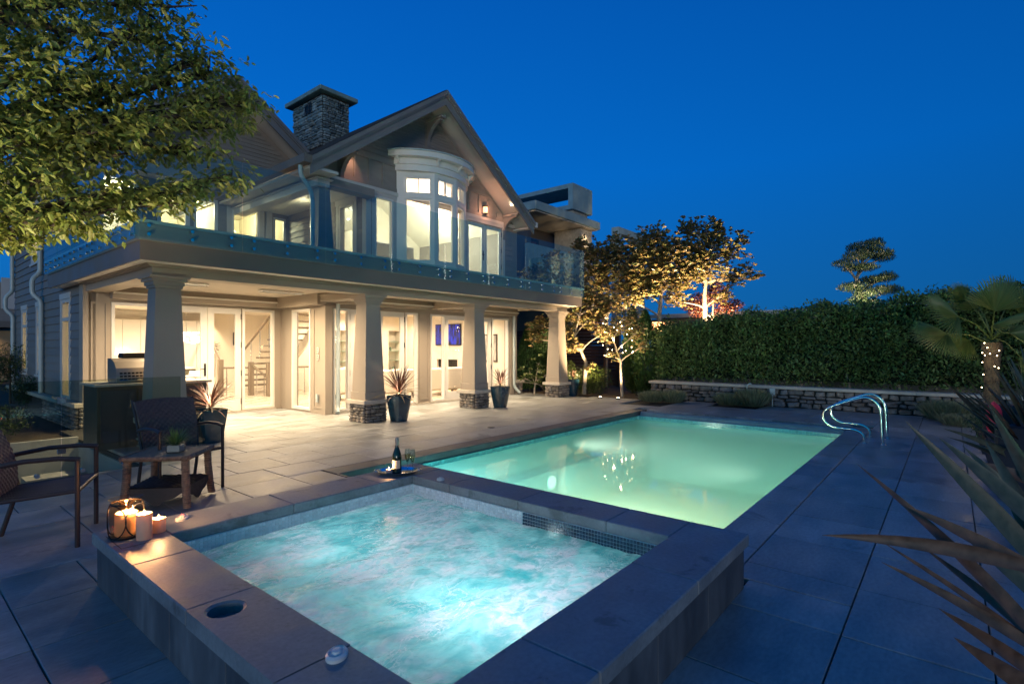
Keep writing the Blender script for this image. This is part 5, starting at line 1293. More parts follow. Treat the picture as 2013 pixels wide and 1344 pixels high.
MB().lathe([(.024, .010), (.024, .030), (.004, .029)], (cx2, cy2, TZ), 16).build('wax', wax_m, t)
MB().lathe([(.0008, 0), (.004, .005), (.0045, .010), (.0005, .026)], (cx2, cy2, TZ+.032), 8).build('flame', flame_m, t)
point((cx2, cy2, TZ+.075), .35, (1, .55, .25), .01, 'candle_lamp')
# small fittings on the coping
def dome(x, y, z, r_, label, name, led=False, m=None, sx=1.3, rz=.7):
    t = thing(name, label, 'fitting', (x, y, z)); b = MB(); b.xf = Matrix.Translation((x, y, z)) @ Matrix.Rotation(rz, 4, 'Z') @ Matrix.Diagonal((sx, 1, 1, 1))
    b.lathe([(r_, 0), (r_, .012), (r_*.8, .020), (r_*.72, .014), (r_*.45, .016), (r_*.4, .026), (.004, .028)], (0, 0, 0), 24); b.build('body', m or ivory_m, t, True)
    if led: MB().sphere((x, y, z+.031), .004, 8, 6).build('red_light', emit('red_led', (1, .02, .02), 30), t)
    return t
dome(1.13, 1.79, CT, .040, 'white oval plastic cap on the front left coping of the spa', 'deck_fitting', m=white_m)
dome(1.36, 4.02, CT, .036, 'flat disc with a small red light on the coping right of the candles', 'control_button', True, sx=1.5)
dome(3.20, 3.45, CT, .034, 'grey round cap on the spa coping to the right of the tray', 'deck_fitting', m=copper_m, sx=1.0)
t = thing('hatch_cover', 'rectangular lid outline cut in the coping under the candles', 'lid', (1.03, 3.85, CT))
for a in [(.935, 1.16, 3.70, 3.704), (.935, .939, 3.704, 4.02)]: bx('groove', a[0], a[1], a[2], a[3], CT-.003, CT+.0012, black_m, t)

# handrails of the pool
def hrail(x, label):
    t = thing('pool_handrail', label, 'handrail', (x, .92, 0), 'pair of looped steel rails at the pool corner')
    K = [(.79, .0), (.80, .27), (.815, .50), (.865, .63), (.96, .70), (1.06, .705), (1.20, .655), (1.38, .58), (1.52, .505), (1.585, .40), (1.56, .29), (1.45, .215), (1.30, .20), (1.16, .195), (1.07, .15), (1.035, .08), (1.03, 0)]
    P = [Vector((x, a, b_)) for a, b_ in K]; S = []
    for i in range(len(P)-1):
        p0, p1, p2, p3 = P[max(0, i-1)], P[i], P[i+1], P[min(len(P)-1, i+2)]
        for q in range(5):
            u = q/5; S.append(.5*((2*p1)+(p2-p0)*u+(2*p0-5*p1+4*p2-p3)*u*u+(3*p1-p0-3*p2+p3)*u**3))
    S.append(P[-1]); MB().tube(S, .021, 14).build('tube', metal_m, t, True)
    for y in (.79, 1.03): MB().lathe([(.045, .001), (.045, .006), (.026, .012), (.024, .012)], (x, y, 0), 20).build('base_flange', metal_m, t, True)
    return t
hrail(9.86, 'looped steel pool rail, the nearer of the two'); hrail(10.58, 'looped steel pool rail, the farther of the two')

# dark lounge sofa on the right with a pink cushion
ds = thing('outdoor_sofa', 'dark navy wicker sofa at the right picture edge', 'sofa', (8.2, -.85, 0))
bx('base', 6.97, 9.6, -1.45, -.36, .04, .30, navy_m, ds, .02); bx('armrest', 6.95, 7.18, -1.46, -.34, .301, .74, navy_m, ds, .02); bx('armrest', 9.39, 9.62, -1.46, -.34, .301, .74, navy_m, ds, .02)
bx('backrest', 7.181, 9.389, -1.46, -1.22, .301, .80, navy_m, ds, .02); bx('seat_cushion', 7.19, 8.28, -1.21, -.36, .302, .46, navy_m, ds, .05); bx('seat_cushion', 8.285, 9.38, -1.21, -.36, .302, .46, navy_m, ds, .05)
cu = MB(); P = []
for j in range(9):
    for i in range(9):
        u, v = i/4-1, j/4-1; e_ = (1-u**4)*(1-v**4); P.append((8.9+.25*u*(1-.08*v*v), -.42+.075*e_, .60+.22*v*(1-.08*u*u)))
P2 = [(x, -.42-(y+.42), z) for x, y, z in P]
cu.add(P, [(j*9+i, (j+1)*9+i, (j+1)*9+i+1, j*9+i+1) for j in range(8) for i in range(8)]); cu.add(P2, [(j*9+i, j*9+i+1, (j+1)*9+i+1, (j+1)*9+i) for j in range(8) for i in range(8)])
cush = cu.build('cushion', pink_m, smooth=True); tag(cush, 'bright pink cushion standing at the front of the dark sofa', 'cushion')

# ================================================================== RETAINING WALL
rw = thing('retaining_wall', 'low stacked stone retaining wall with a pale cap under the hedge', 'wall', (14.6, 3, 0))
bx('wall_core', 14.46, 14.75, -1.2, 6.70, -.02, .44, mortar_m, rw)
stone_face(rw, (14.46, 6.70), (14.46, -1.0), .0, .445, .075, .15, .15, .34, mat('fieldstone', (.24, .20, .165), .8, nz=(10, .35), bump=(40, .5), rv=.35, hue=(.15, .15, .16)), 'f', .09, limit=290, gap=.012, seed=77)
coping_run(rw, 'y', -1.2, 6.74, 14.39, 14.80, .446, .515, .9, cap_m, 'cap_slab')
bx('planting_bed', 14.76, 30, -9, 6.6, -.05, .42, soil_m, rw) if False else None
bed = MB().box(14.76, 26, -8, 6.7, -.09, .42).box(13.95, 26, 6.75, 20, -.09, .02).box(13.62, 13.95, 8.8, 12, -.09, .015).box(11.5, 14.4, -8, -.36, -.09, .01)
tag(bed.build('soil_bed', soil_m), kind='structure')
fc = thing('hose_tap', 'wall tap and small pipe box on the stone retaining wall', 'tap', (14.4, 3.7, .3))
P = [(14.40, 4.02, .36), (14.34, 4.02, .44), (14.34, 4.0, .52), (14.36, 3.95, .56), (14.40, 3.92, .52)]; MB().tube(P, .018, 8).build('pipe', copper_m, fc, True)
bx('pipe_box', 14.33, 14.38, 3.36, 3.48, .30, .46, copper_m, fc, .006); MB().tube([(14.35, 3.42, .30), (14.35, 3.42, .01)], .016, 8).build('pipe', copper_m, fc)
bx('valve', 14.32, 14.39, 3.96, 4.06, .28, .37, copper_m, fc, .006)

# ================================================================== HEDGE
def darr(n, up=.4):
    d = nr.normal(0, 1, (n, 3)); d[:, 2] = d[:, 2]*.6+up; return d
hedge_m = leafmat('hedge_leaf', (.11, .21, .06), (.19, .25, .09), .25, .65)
hg = thing('hedge', 'long dense clipped laurel hedge above the stone wall', 'hedge', (15.6, 2, .42))
def htop(y): return 2.02+.62*min(1, max(0, (6.5-y)/7.5))**.8+.06*math.sin(y*3.1)+.05*math.sin(y*7.7+1)
N_ = 34000
yy = nr.uniform(-5.5, 6.75, N_); bump_ = .10*np.sin(yy*4.3)+.08*np.sin(yy*9.1+2)
tops = np.array([htop(v) for v in yy]); zz = .50+(tops-.50)*nr.uniform(0, 1, N_)**.85
xx = 14.98+.10*np.sin(zz*5+yy*2.2)+bump_*.6+nr.exponential(.10, N_)
C1 = np.stack([xx, yy, zz], 1)
N2 = 14000; yy = nr.uniform(-5.5, 6.75, N2); tops = np.array([htop(v) for v in yy]); C2 = np.stack([nr.uniform(14.98, 16.3, N2), yy, tops+nr.normal(0, .07, N2)+.10*nr.uniform(0, 1, N2)**6], 1)
N3 = 2500; C3 = np.stack([nr.uniform(15.0, 16, N3), 6.75+nr.normal(0, .08, N3), nr.uniform(.5, 2.1, N3)], 1)
N4 = 260; yb = nr.uniform(-5.5, 6.7, N4); C4 = np.concatenate([np.stack([nr.uniform(15.0, 15.6)+0*yb+nr.normal(0, .01, N4)*k, yb+nr.normal(0, .02, N4), np.array([htop(v) for v in yb])+.03*k*(1+np.sin(yb*5))], 1) for k in range(1, 6)])
C = np.concatenate([C1, C2, C3, C4]); keep = ~((C[:, 2] < .72+.12*np.sin(C[:, 1]*2.7)) & (nr.uniform(0, 1, len(C)) < .4)); C = C[keep]
D_ = nr.normal(0, 1, C.shape)+np.array([-.7, 0, .35])
leaf_mesh('foliage', C, D_, nr.uniform(.07, .13, len(C)), hedge_m, hg, LEAF_S, LEAF_SF)
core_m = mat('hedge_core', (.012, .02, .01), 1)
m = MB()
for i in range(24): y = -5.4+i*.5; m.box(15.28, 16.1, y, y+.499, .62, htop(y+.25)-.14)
m.build('dark_core', core_m, hg, stuff=True)  # near-black filler boxes stand in for the shade inside the hedge
for i in range(22):
    y = -5.2+i*.55+rnd.uniform(-.1, .1); MB().tube([(15.35, y, .4), (15.33+rnd.uniform(-.05, .05), y+.05, .8), (15.4, y+rnd.uniform(-.2, .2), 1.3)], [.035, .03, .02], 7).build('stem', bark_m, hg, True)
bk2 = thing('garden_screen', 'pale low screen glimpsed under the hedge between its stems', 'screen', (16.3, 1, .4)); bx('screen_panel', 16.3, 16.34, -5, 6.6, .42, 1.1, concrete_m, bk2)

# ================================================================== TREES
LEAF_L = LEAF_O*np.array([.72, 1.05, 1.3])
def tree(name, label, cat, base, trunk, blobs, bark, leafm, leafsize, density, tmpl=LEAF_O, faces=LEAF_OF, group=None, r0=.07, twigs=3, up=.2, flat=1., nleafpart=0, cluster=None, out=.5, seed=1):
    r = random.Random(seed)
    t = thing(name, label, cat, base, group)
    T = [Vector(p) for p in trunk]
    rad = [r0*(1-.6*i/(len(T)-1)) for i in range(len(T))]
    MB().tube([tuple(p) for p in T], rad, 9).build('trunk', bark, t, True)
    br = MB(); allC = []; allD = []
    for bi, (c, rr, n) in enumerate(blobs):
        c = Vector(c); rr = Vector(rr)
        # start where the trunk is lower than the blob
        cand = [p for p in T[1:]] or T; s = min(cand, key=lambda p: (p-c).length+max(0, p.z-c.z+.2)*3)
        mid = s.lerp(c, .5)+Vector((r.uniform(-.1, .1), r.uniform(-.1, .1), r.uniform(-.02, .14)))*(c-s).length*.5
        rb = r0*.42; br.tube([tuple(s), tuple(s.lerp(mid, .5)+Vector((0, 0, .02))), tuple(mid), tuple(c)], [rb, rb*.8, rb*.6, rb*.3], 6)
        for q in range(twigs):
            e_ = c+Vector((r.gauss(0, .38)*rr.x, r.gauss(0, .38)*rr.y, r.gauss(0, .3)*rr.z)); br.tube([tuple(mid.lerp(c, r.uniform(.1, .9))), tuple(c.lerp(e_, .5)+Vector((0, 0, -.03))), tuple(e_)], [rb*.4, rb*.28, rb*.12], 5)
        k = int(n*density)
        if cluster:
            kc = max(1, k//cluster); pc = nr.normal(0, .46, (kc, 3))*np.array(rr)+np.array(c); p = np.repeat(pc, cluster, axis=0)+nr.normal(0, leafsize*(.12 if up > 0 else .55), (kc*cluster, 3))
            a = nr.uniform(0, 2*PI, kc*cluster); dd = np.stack([np.cos(a), np.sin(a), nr.uniform(.0, .7, kc*cluster) if up > 0 else nr.uniform(-1.1, -.1, kc*cluster)], 1)
            ax = (pc-np.array(c)); ax /= np.linalg.norm(ax, axis=1, keepdims=True)+1e-6; dd += np.repeat(ax, cluster, axis=0)*.5
        else:
            p = in_ball(k, .1)*np.array(rr)+np.array(c); dd = nr.normal(0, .5, (k, 3)); dd[:, 2] += up; dd += out*(p-np.array(c))/np.array(rr)
        allC.append(p); allD.append(dd)
    br.build('branches', bark, t, True, stuff=True)
    Ca = np.concatenate(allC); Da = np.concatenate(allD); S_ = nr.uniform(.65, 1.15, len(Ca))*leafsize
    cr = t
    if nleafpart:
        # single leaves that show largest
        d = Ca @ np.array([.7716, .636, 0]); idx = np.argsort(d)[:0] if nleafpart < 0 else np.argsort(d)
        vis = [i for i in idx if -40 < 1006.5+1045*(.636*Ca[i, 0]-.7716*Ca[i, 1])/d[i] < 1900 and 681-1045*(Ca[i, 2]-1.5)/d[i] > -20][:nleafpart]
        base_me = []
        tv_ = tmpl; 
        me = bpy.data.meshes.new('leaf'); me.from_pydata([tuple(v) for v in tv_], [], [tuple(f) for f in faces]); me.update(); me.materials.append(leafm)
        for i in vis:
            R = rots(Da[i:i+1], nr.normal(0, .6, 1))[0]; o = bpy.data.objects.new('leaf', me); COL.objects.link(o); o.parent = cr
            o.matrix_local = Matrix.Translation(Vector(Ca[i])-wloc(cr)) @ Matrix([[R[a, b_] for b_ in range(3)] for a in range(3)]).to_4x4() @ Matrix.Scale(float(S_[i]), 4)
        mask = np.ones(len(Ca), bool); mask[vis] = False; Ca, Da, S_ = Ca[mask], Da[mask], S_[mask]
    leaf_mesh('crown', Ca, Da, S_, leafm, cr, tmpl, faces)
    return t
# near tree, top left
r = random.Random(21); blobs = []
lay = [(-60, -30, 5.2, .9, .9, .5), (90, -40, 5.4, .8, .8, .45), (230, -40, 5.6, .7, .7, .4), (285, 5, 5.7, .5, .45, .3), (0, 90, 4.9, .9, .8, .45), (140, 70, 5.2, .8, .7, .4), (260, 70, 5.5, .6, .6, .3), (320, 80, 5.7, .40, .40, .2),
       (-30, 190, 4.8, .85, .8, .4), (110, 170, 5.1, .75, .7, .35), (230, 165, 5.4, .65, .6, .25), (330, 160, 5.6, .5, .5, .2), (410, 145, 5.9, .42, .4, .2), (450, 190, 6.0, .42, .42, .16), (490, 200, 6.1, .25, .25, .12), (395, 115, 5.8, .28, .28, .10),
       (20, 280, 4.8, .8, .7, .35), (150, 255, 5.1, .7, .7, .28), (270, 245, 5.4, .6, .6, .22), (380, 230, 5.7, .5, .5, .18), (440, 240, 5.9, .3, .3, .13),
       (-20, 370, 4.7, .7, .7, .32), (90, 340, 4.9, .6, .6, .26), (190, 300, 5.2, .55, .55, .20), (300, 285, 5.4, .42, .42, .13), (380, 290, 5.6, .28, .28, .09),
       (250, 380, 5.2, .36, .36, .11), (330, 375, 5.4, .34, .34, .11), (400, 360, 5.6, .30, .30, .11), (455, 345, 5.8, .20, .20, .12), (160, 385, 5.0, .45, .45, .15), (220, 405, 5.1, .28, .28, .08), (330, 395, 5.3, .2, .2, .05),
       (20, 425, 4.7, .5, .5, .17), (110, 430, 4.8, .40, .40, .12), (160, 440, 4.9, .2, .2, .06), (30, 468, 4.8, .25, .25, .07), (-40, 450, 4.6, .4, .4, .2)]
for px, py, d, rx, ry, rz_ in lay: blobs.append((tuple(at(px, py, d)), (rx, ry, rz_), rx*ry*rz_**.5*1000+70))
tb_ = at(-330, 681, 4.9); tb_.z = 0
near_m = leafmat('near_tree_leaf', (.20, .27, .055), (.29, .30, .085), .35, .3)
tree('shade_tree', 'leafy green tree reaching in at the top left corner', 'tree', tuple(tb_), [tuple(tb_), tuple(tb_+Vector((.1, 0, 1.3))), tuple(tb_+Vector((.35, -.1, 2.3))), tuple(tb_+Vector((.6, -.2, 3.4))), tuple(tb_+Vector((.9, -.3, 4.8)))],
     blobs, barkd_m, near_m, .082, 2.1, tmpl=LEAF_L, cluster=8, nleafpart=290, r0=.11, up=-.55, out=.45, seed=3)
# magnolias and others: positions in the beds to the right
mag_m = leafmat('magnolia_leaf', (.34, .215, .10), (.15, .18, .06), .35, .45, .35)
def mag(label, px, py, d, spots_, trunk_px, seed, size=.17, dens=1., r0=.07, z0=.02, ls=None, group='magnolia trees lit from below'):
    b0 = at(px, py, d); b0.z = z0
    T = [tuple(b0)]+[tuple(at(a, b_, d)) for a, b_ in trunk_px]
    bl = [(tuple(at(a, b_, d+dd)), (rx*1.2, rx*1.2, rz_*1.3), 12500*rx*rx*max(.28, rz_)) for a, b_, dd, rx, rz_ in spots_]
    return tree('magnolia_tree', label, 'tree', tuple(b0), T, bl, bark_m, ls or mag_m, size*.72, dens, group=group, r0=r0, twigs=7, cluster=6, seed=seed)
mag('magnolia with glowing rusty leaves and pale branches just right of the last column', 1148, 768, 16.6,
    [(1120, 625, 0, .35, .25), (1165, 620, .3, .4, .3), (1100, 590, .2, .3, .3), (1150, 585, .4, .4, .3), (1185, 655, 0, .28, .2), (1125, 680, -.1, .25, .22), (1060, 640, -.2, .25, .2), (1050, 665, -.2, .2, .15), (1160, 720, -.2, .12, .10), (1190, 600, .3, .35, .25), (1110, 650, 0, .25, .2)],
    [(1150, 740), (1152, 712), (1142, 690), (1130, 660), (1138, 620)], 11, .17, 1.7)
mag('small magnolia wound with string lights left of the hedge', 1223, 773, 15.6,
    [(1195, 650, 0, .25, .22), (1225, 640, .1, .3, .2), (1250, 655, .1, .22, .2), (1235, 620, .2, .3, .2), (1262, 680, 0, .15, .12), (1205, 700, -.1, .15, .10)],
    [(1221, 745), (1220, 710), (1212, 690), (1205, 665)], 12, .14, 1.3, .045)
mag('tall magnolia behind the fence, left of the biggest crown', 1296, 628, 18.5,
    [(1290, 540, 0, .6, .5), (1260, 500, 0, .55, .4), (1310, 500, .2, .55, .4), (1270, 570, 0, .5, .35), (1330, 560, .2, .4, .4), (1240, 540, 0, .5, .4), (1285, 470, .1, .45, .3), (1240, 590, -.2, .35, .3)],
    [(1296, 622), (1298, 600), (1300, 575), (1295, 540)], 13, .19, 1.15, .09, .0)
mag('biggest magnolia crown, standing against the sky right of the others', 1386, 622, 19.0,
    [(1380, 520, 0, .6, .5), (1350, 490, 0, .5, .4), (1400, 470, .2, .5, .4), (1370, 450, .1, .35, .25), (1410, 445, .1, .25, .2), (1430, 500, .2, .45, .35), (1340, 540, -.1, .5, .4), (1440, 545, .2, .4, .3), (1470, 535, .3, .25, .25), (1490, 545, .3, .14, .1), (1460, 470, .2, .2, .2), (1345, 445, 0, .25, .2), (1420, 580, 0, .3, .25), (1325, 590, 0, .3, .2)],
    [(1386, 605), (1385, 580), (1388, 555), (1384, 520)], 14, .19, .95, .10, .0)
mag('magnolia rising behind the glass balcony end', 1190, 640, 19.5,
    [(1180, 540, 0, .6, .5), (1210, 500, 0, .55, .4), (1160, 500, .2, .5, .35), (1230, 560, 0, .4, .4), (1175, 590, 0, .5, .4), (1120, 560, .2, .5, .4), (1060, 540, .3, .5, .3), (1090, 510, .3, .35, .25), (1040, 570, .3, .4, .3), (1140, 480, .2, .25, .2), (1210, 600, 0, .35, .25), (1205, 470, 0, .2, .2)],
    [(1192, 620), (1195, 590), (1195, 560), (1190, 530)], 15, .19, 1.0, .09, .0)
# string lights on the small magnolia
sl_ = thing('string_lights', 'warm string lights wound through the small magnolia', 'string lights', tuple(at(1223, 700, 15.5)))
r = random.Random(5); P = []
for i in range(30):
    p = at(r.uniform(1185, 1245), r.uniform(632, 700), 15.5+r.uniform(-.25, .2)); P.append(p)
for p in P[:24]: MB().sphere(tuple(p), .012, 6, 4).build('bulb', bulb_m, sl_)
MB().tube([tuple(p) for p in sorted(P[:24], key=lambda p: p.z)], .003, 4).build('wire', black_m, sl_)
for p in P[::5]: point(tuple(p+Vector((-.03, -.02, 0))), 1.3, (1, .72, .38), .012, 'string_light_lamp')
# rhododendron under the porch end
rh_m = leafmat('rhododendron_leaf', (.085, .12, .03), (.15, .17, .05), .2, .3)
b0 = at(1050, 775, 16.3); b0.z = .02
tree('rhododendron', 'broad leaved green bush between the wall pier and the last column', 'bush', tuple(b0), [tuple(b0), tuple(at(1052, 755, 16.3)), tuple(at(1055, 735, 16.3))],
     [(tuple(at(a, b_, 16.2)), (q, q, q*.8), 300*q*q) for a, b_, q in ((1060, 712, .25), (1040, 728, .25), (1075, 735, .25), (1055, 745, .28), (1030, 742, .15), (1070, 760, .3), (1020, 750, .12))], bark_m, rh_m, .15, 1.6, r0=.03, cluster=7, seed=16, twigs=3)
# dense green shrubs under the trees
shr_m = leafmat('garden_shrub_leaf', (.09, .12, .02), (.05, .09, .02), .2, .35)
for i, (px, d, w_, h_, lb) in enumerate([(1165, 17.2, .75, 1.0, 'yellow green shrub lit behind the rusty magnolia trunk'), (1255, 16.6, .45, .75, 'low green shrub at the left end of the stone wall'), (1100, 17.4, .7, .9, 'dark shrub mass behind the last column')]):
    b0 = at(px, 770, d); b0.z = 0
    tree('garden_shrub', lb, 'shrub', tuple(b0), [tuple(b0), tuple(b0+Vector((0, 0, h_*.4))), tuple(b0+Vector((0, 0, h_*.7)))], [(tuple(b0+Vector((rnd.uniform(-w_, w_)*.5, rnd.uniform(-w_, w_)*.6, h_*rnd.uniform(.3, .8)))), (w_*.55, w_*.55, h_*.4), 900) for q in range(6)], barkd_m, shr_m, .07, .6, r0=.03, seed=30+i, tmpl=LEAF_S, faces=LEAF_SF)
# columnar conifers
con_m = leafmat('conifer_spray', (.03, .075, .02), (.05, .10, .025), .15, .4)
def conifer(px, d, h_, w_, label, n=5200):
    b0 = at(px, 770, d); b0.z = 0; t = thing('columnar_conifer', label, 'conifer', tuple(b0), 'columnar conifers beside the hedge')
    MB().tube([tuple(b0), tuple(b0+Vector((0, 0, h_*.9)))], [.05, .01], 7).build('trunk', barkd_m, t)
    z = nr.uniform(.02, 1, n)**.9; a = nr.uniform(0, 2*PI, n); R = w_*np.minimum(1, (1-z)*2.6)**.7*np.minimum(1, .55+z*2)*(1+.12*np.sin(a*5+z*9))*nr.uniform(.72, 1.05, n)
    C = np.stack([b0.x+R*np.cos(a), b0.y+R*np.sin(a), z*h_], 1); D2 = np.stack([np.cos(a)*.5, np.sin(a)*.5, np.full(n, 1.1)], 1)+nr.normal(0, .25, (n, 3))
    leaf_mesh('crown', C, D2, nr.uniform(.06, .13, n), con_m, t, LEAF_S, LEAF_SF)
conifer(1243, 17.0, 2.72, .26, 'bright green columnar conifer just left of the other by the fence end'); conifer(1268, 16.3, 2.55, .34, 'wider columnar conifer touching the left end of the hedge')
conifer(1042, 17.6, 2.2, .38, 'dark columnar conifer seen between the house wall and the last column'); conifer(1066, 18.0, 2.3, .30, 'slim dark conifer just left of the last column')
# red japanese maple behind the fence
red_m = leafmat('red_maple_leaf', (.16, .035, .025), (.20, .08, .04), .3, .3)
b0 = at(1400, 640, 22); b0.z = 0
tree('japanese_maple', 'small red leaved maple glowing behind the fence', 'tree', tuple(b0), [tuple(b0), tuple(at(1400, 625, 22)), tuple(at(1402, 600, 22))], [(tuple(at(a, b_, 22)), (q, q, q*.6), 1500*q*q) for a, b_, q in ((1380, 590, .5), (1410, 580, .55), (1440, 600, .4), (1355, 600, .4), (1400, 560, .4), (1425, 610, .5), (1370, 612, .4))], bark_m, red_m, .10, 1.6, r0=.06, seed=40, twigs=4)
# cloud pruned pine
pine_m = leafmat('pine_needle', (.035, .075, .035), (.06, .095, .04), .1, .35)
b0 = at(1712, 690, 30); b0.z = 0
pads = [(1700, 488, .95, .32), (1722, 500, .85, .28), (1685, 505, .75, .28), (1735, 508, .6, .25), (1660, 520, .62, .25), (1672, 530, .45, .2), (1700, 528, .7, .2), (1720, 478, .5, .2),
        (1740, 548, .60, .22), (1715, 552, .7, .2), (1745, 543, .4, .2), (1680, 566, .85, .28), (1740, 572, .85, .26), (1700, 580, .6, .2), (1685, 592, .5, .22), (1712, 598, .6, .25)]
bl = [(tuple(at(a, b_, 30+rnd.uniform(-.5, .5))), (q, q, s_), 1900*q*q*.62) for a, b_, q, s_ in pads]
tree('cloud_pine', 'pine pruned into flat clouds standing above the hedge', 'tree', tuple(b0), [tuple(b0), tuple(at(1712, 620, 30)), tuple(at(1708, 600, 30)), tuple(at(1690, 575, 30)), tuple(at(1683, 550, 30)), tuple(at(1692, 525, 30)), tuple(at(1700, 500, 30))], bl, bark_m, pine_m, .20, 1.9, tmpl=NEEDLE*np.array([1.4, 1, 1]), faces=[(0, 1, 2), (0, 2, 3)], r0=.16, seed=41, up=.9, out=.3, twigs=2)
spot(tuple(at(1700, 640, 28.5)), tuple(at(1690, 545, 30)), 420, WARM, 70, 1, .05, 'pine_lamp')
# uplights at the trees
def uplight(px, py, d, tgt, pw, label=None, size=70, show=True, z=.05):
    p = at(px, py, d); p.z = z
    if show:
        t = thing('garden_uplight', label, 'light', (p.x, p.y, 0)); MB().lathe([(.06, 0), (.06, .03), (.05, .035)], (p.x, p.y, z-.045), 16).build('housing', black_m, t); MB().lathe([(.048, .036), (.03, .04)], (p.x, p.y, z-.045), 14).build('lens', glow_m, t)
    spot((p.x, p.y, z+.03), tuple(tgt), pw*5.0, (1, .70, .38), size, 1, .04, 'uplight_lamp')
uplight(1180, 775, 15.5, at(1150, 640, 16.6), 75, 'glowing ground uplight in the bed right of the last column', 95)
uplight(1128, 775, 17.4, at(1120, 600, 16.8), 30, 'hidden ground uplight at the foot of the rusty magnolia', 90)
uplight(1215, 775, 15.2, at(1225, 640, 15.7), 22, 'small ground uplight below the string lit magnolia', 80)
uplight(1300, 690, 17.6, at(1290, 520, 18.6), 92, 'uplight behind the fence below the left tall magnolia', 115, z=1.9)
uplight(1385, 690, 17.9, at(1385, 500, 19.1), 92, 'uplight behind the fence below the biggest magnolia', 115, z=1.9)
uplight(1232, 690, 18.6, at(1190, 520, 19.6), 92, 'uplight behind the fence below the balcony end magnolia', 120, z=1.9)
uplight(1405, 690, 21.2, at(1400, 590, 22), 60, 'uplight below the red maple', 110, z=1.9)

# grass tufts by the wall
gr1 = leafmat('ornamental_grass', (.20, .24, .12), (.30, .30, .20), .2, .3)
def tuft(x, y, R, h_, n, label, m=gr1, cat='ornamental grass', grp='grass clumps along the stone wall'):
    t = thing('grass_clump', label, cat, (x, y, 0), grp)
    a = nr.uniform(0, 2*PI, n); q = R*np.sqrt(nr.uniform(0, 1, n))*.75; C = np.stack([x+q*np.cos(a), y+q*np.sin(a), np.full(n, .0)+.02*nr.uniform(0, 1, n)], 1)
    D2 = np.stack([np.cos(a)*q/R*1.0, np.sin(a)*q/R*1.0, np.ones(n)], 1)+nr.normal(0, .25, (n, 3)); D2[:, 2] = np.abs(D2[:, 2])+.2
    leaf_mesh('blades', C, D2, nr.uniform(.6, 1.1, n)*h_, m, t, NEEDLE*np.array([.55, 1, 1]), [(0, 1, 2), (0, 2, 3)])
for x, y, R, h_, n, lb in [(13.55, 6.25, .32, .30, 2400, 'first green grass clump right of the string lit magnolia'), (13.75, 5.75, .28, .34, 2000, 'second grass clump beside the first at the wall end'), (13.95, 4.35, .30, .32, 2200, 'round green clump in front of the tap'),
                        (14.05, 4.05, .25, .30, 1500, 'middle clump of the three below the wall tap'), (14.05, 3.80, .30, .44, 2600, 'feathery pale blue grass just left of the wall tap'),
                        (14.0, .05, .40, .40, 2600, 'tall pale grass in front of the right end of the wall'), (13.2, -.15, .38, .22, 2200, 'low dark grass clump left of the dark sofa')]:
    tuft(x, y, R, h_, n, lb)
bu = leafmat('low_bush_leaf', (.05, .10, .04), (.08, .13, .05), .2, .3)
for i, (x, y, q, lb) in enumerate([(11.6, -.62, .38, 'low green bush beside the dark sofa end'), (5.3, -.95, .35, 'small green bush under the spiky flax at lower right'), (4.4, -1.1, .4, 'green bush at the foot of the near flax')]):
    tree('low_bush', lb, 'bush', (x, y, -.02), [(x, y, -.02), (x, y, .1), (x+.02, y, .2)], [((x+rnd.uniform(-.2, .2), y+rnd.uniform(-.2, .2), .15+rnd.uniform(0, .1)), (q, q, .2), 700) for k in range(4)], barkd_m, bu, .045, .8, r0=.015, seed=60+i, tmpl=LEAF_S, faces=LEAF_SF)

# ---- palm
palm_m = leafmat('palm_leaf', (.12, .19, .05), (.18, .21, .06), .25, .12)
pc_ = at(1950, 690, 9.6); pb_ = Vector((pc_.x, pc_.y, 0))
pl = thing('fan_palm', 'fan palm with string lights round its shaggy trunk at the right', 'palm', tuple(pb_))
tk = MB(); r = random.Random(8); prof = [(.11+.015*math.sin(i*2.3)+(.03 if i > 12 else 0), i*.105) for i in range(16)]
tk.lathe(prof, (pb_.x, pb_.y, 0), 16); tk.build('trunk', mat('palm_fibre', (.14, .10, .06), .95, nz=(30, .5), bump=(60, 1)), pl, True)
fb = MB()
for i in range(420):
    a = r.uniform(0, 2*PI); z = r.uniform(.4, 1.62); R0 = .115; fb.add([(pb_.x+R0*math.cos(a), pb_.y+R0*math.sin(a), z), (pb_.x+R0*math.cos(a+.06), pb_.y+R0*math.sin(a+.06), z), (pb_.x+(R0+.09)*math.cos(a+.03), pb_.y+(R0+.09)*math.sin(a+.03), z+r.uniform(-.12, .14))], [(0, 1, 2)])
fb.build('fibre', mat('palm_fibre_strand', (.17, .12, .08), .95, isl=.4), pl, stuff=True)
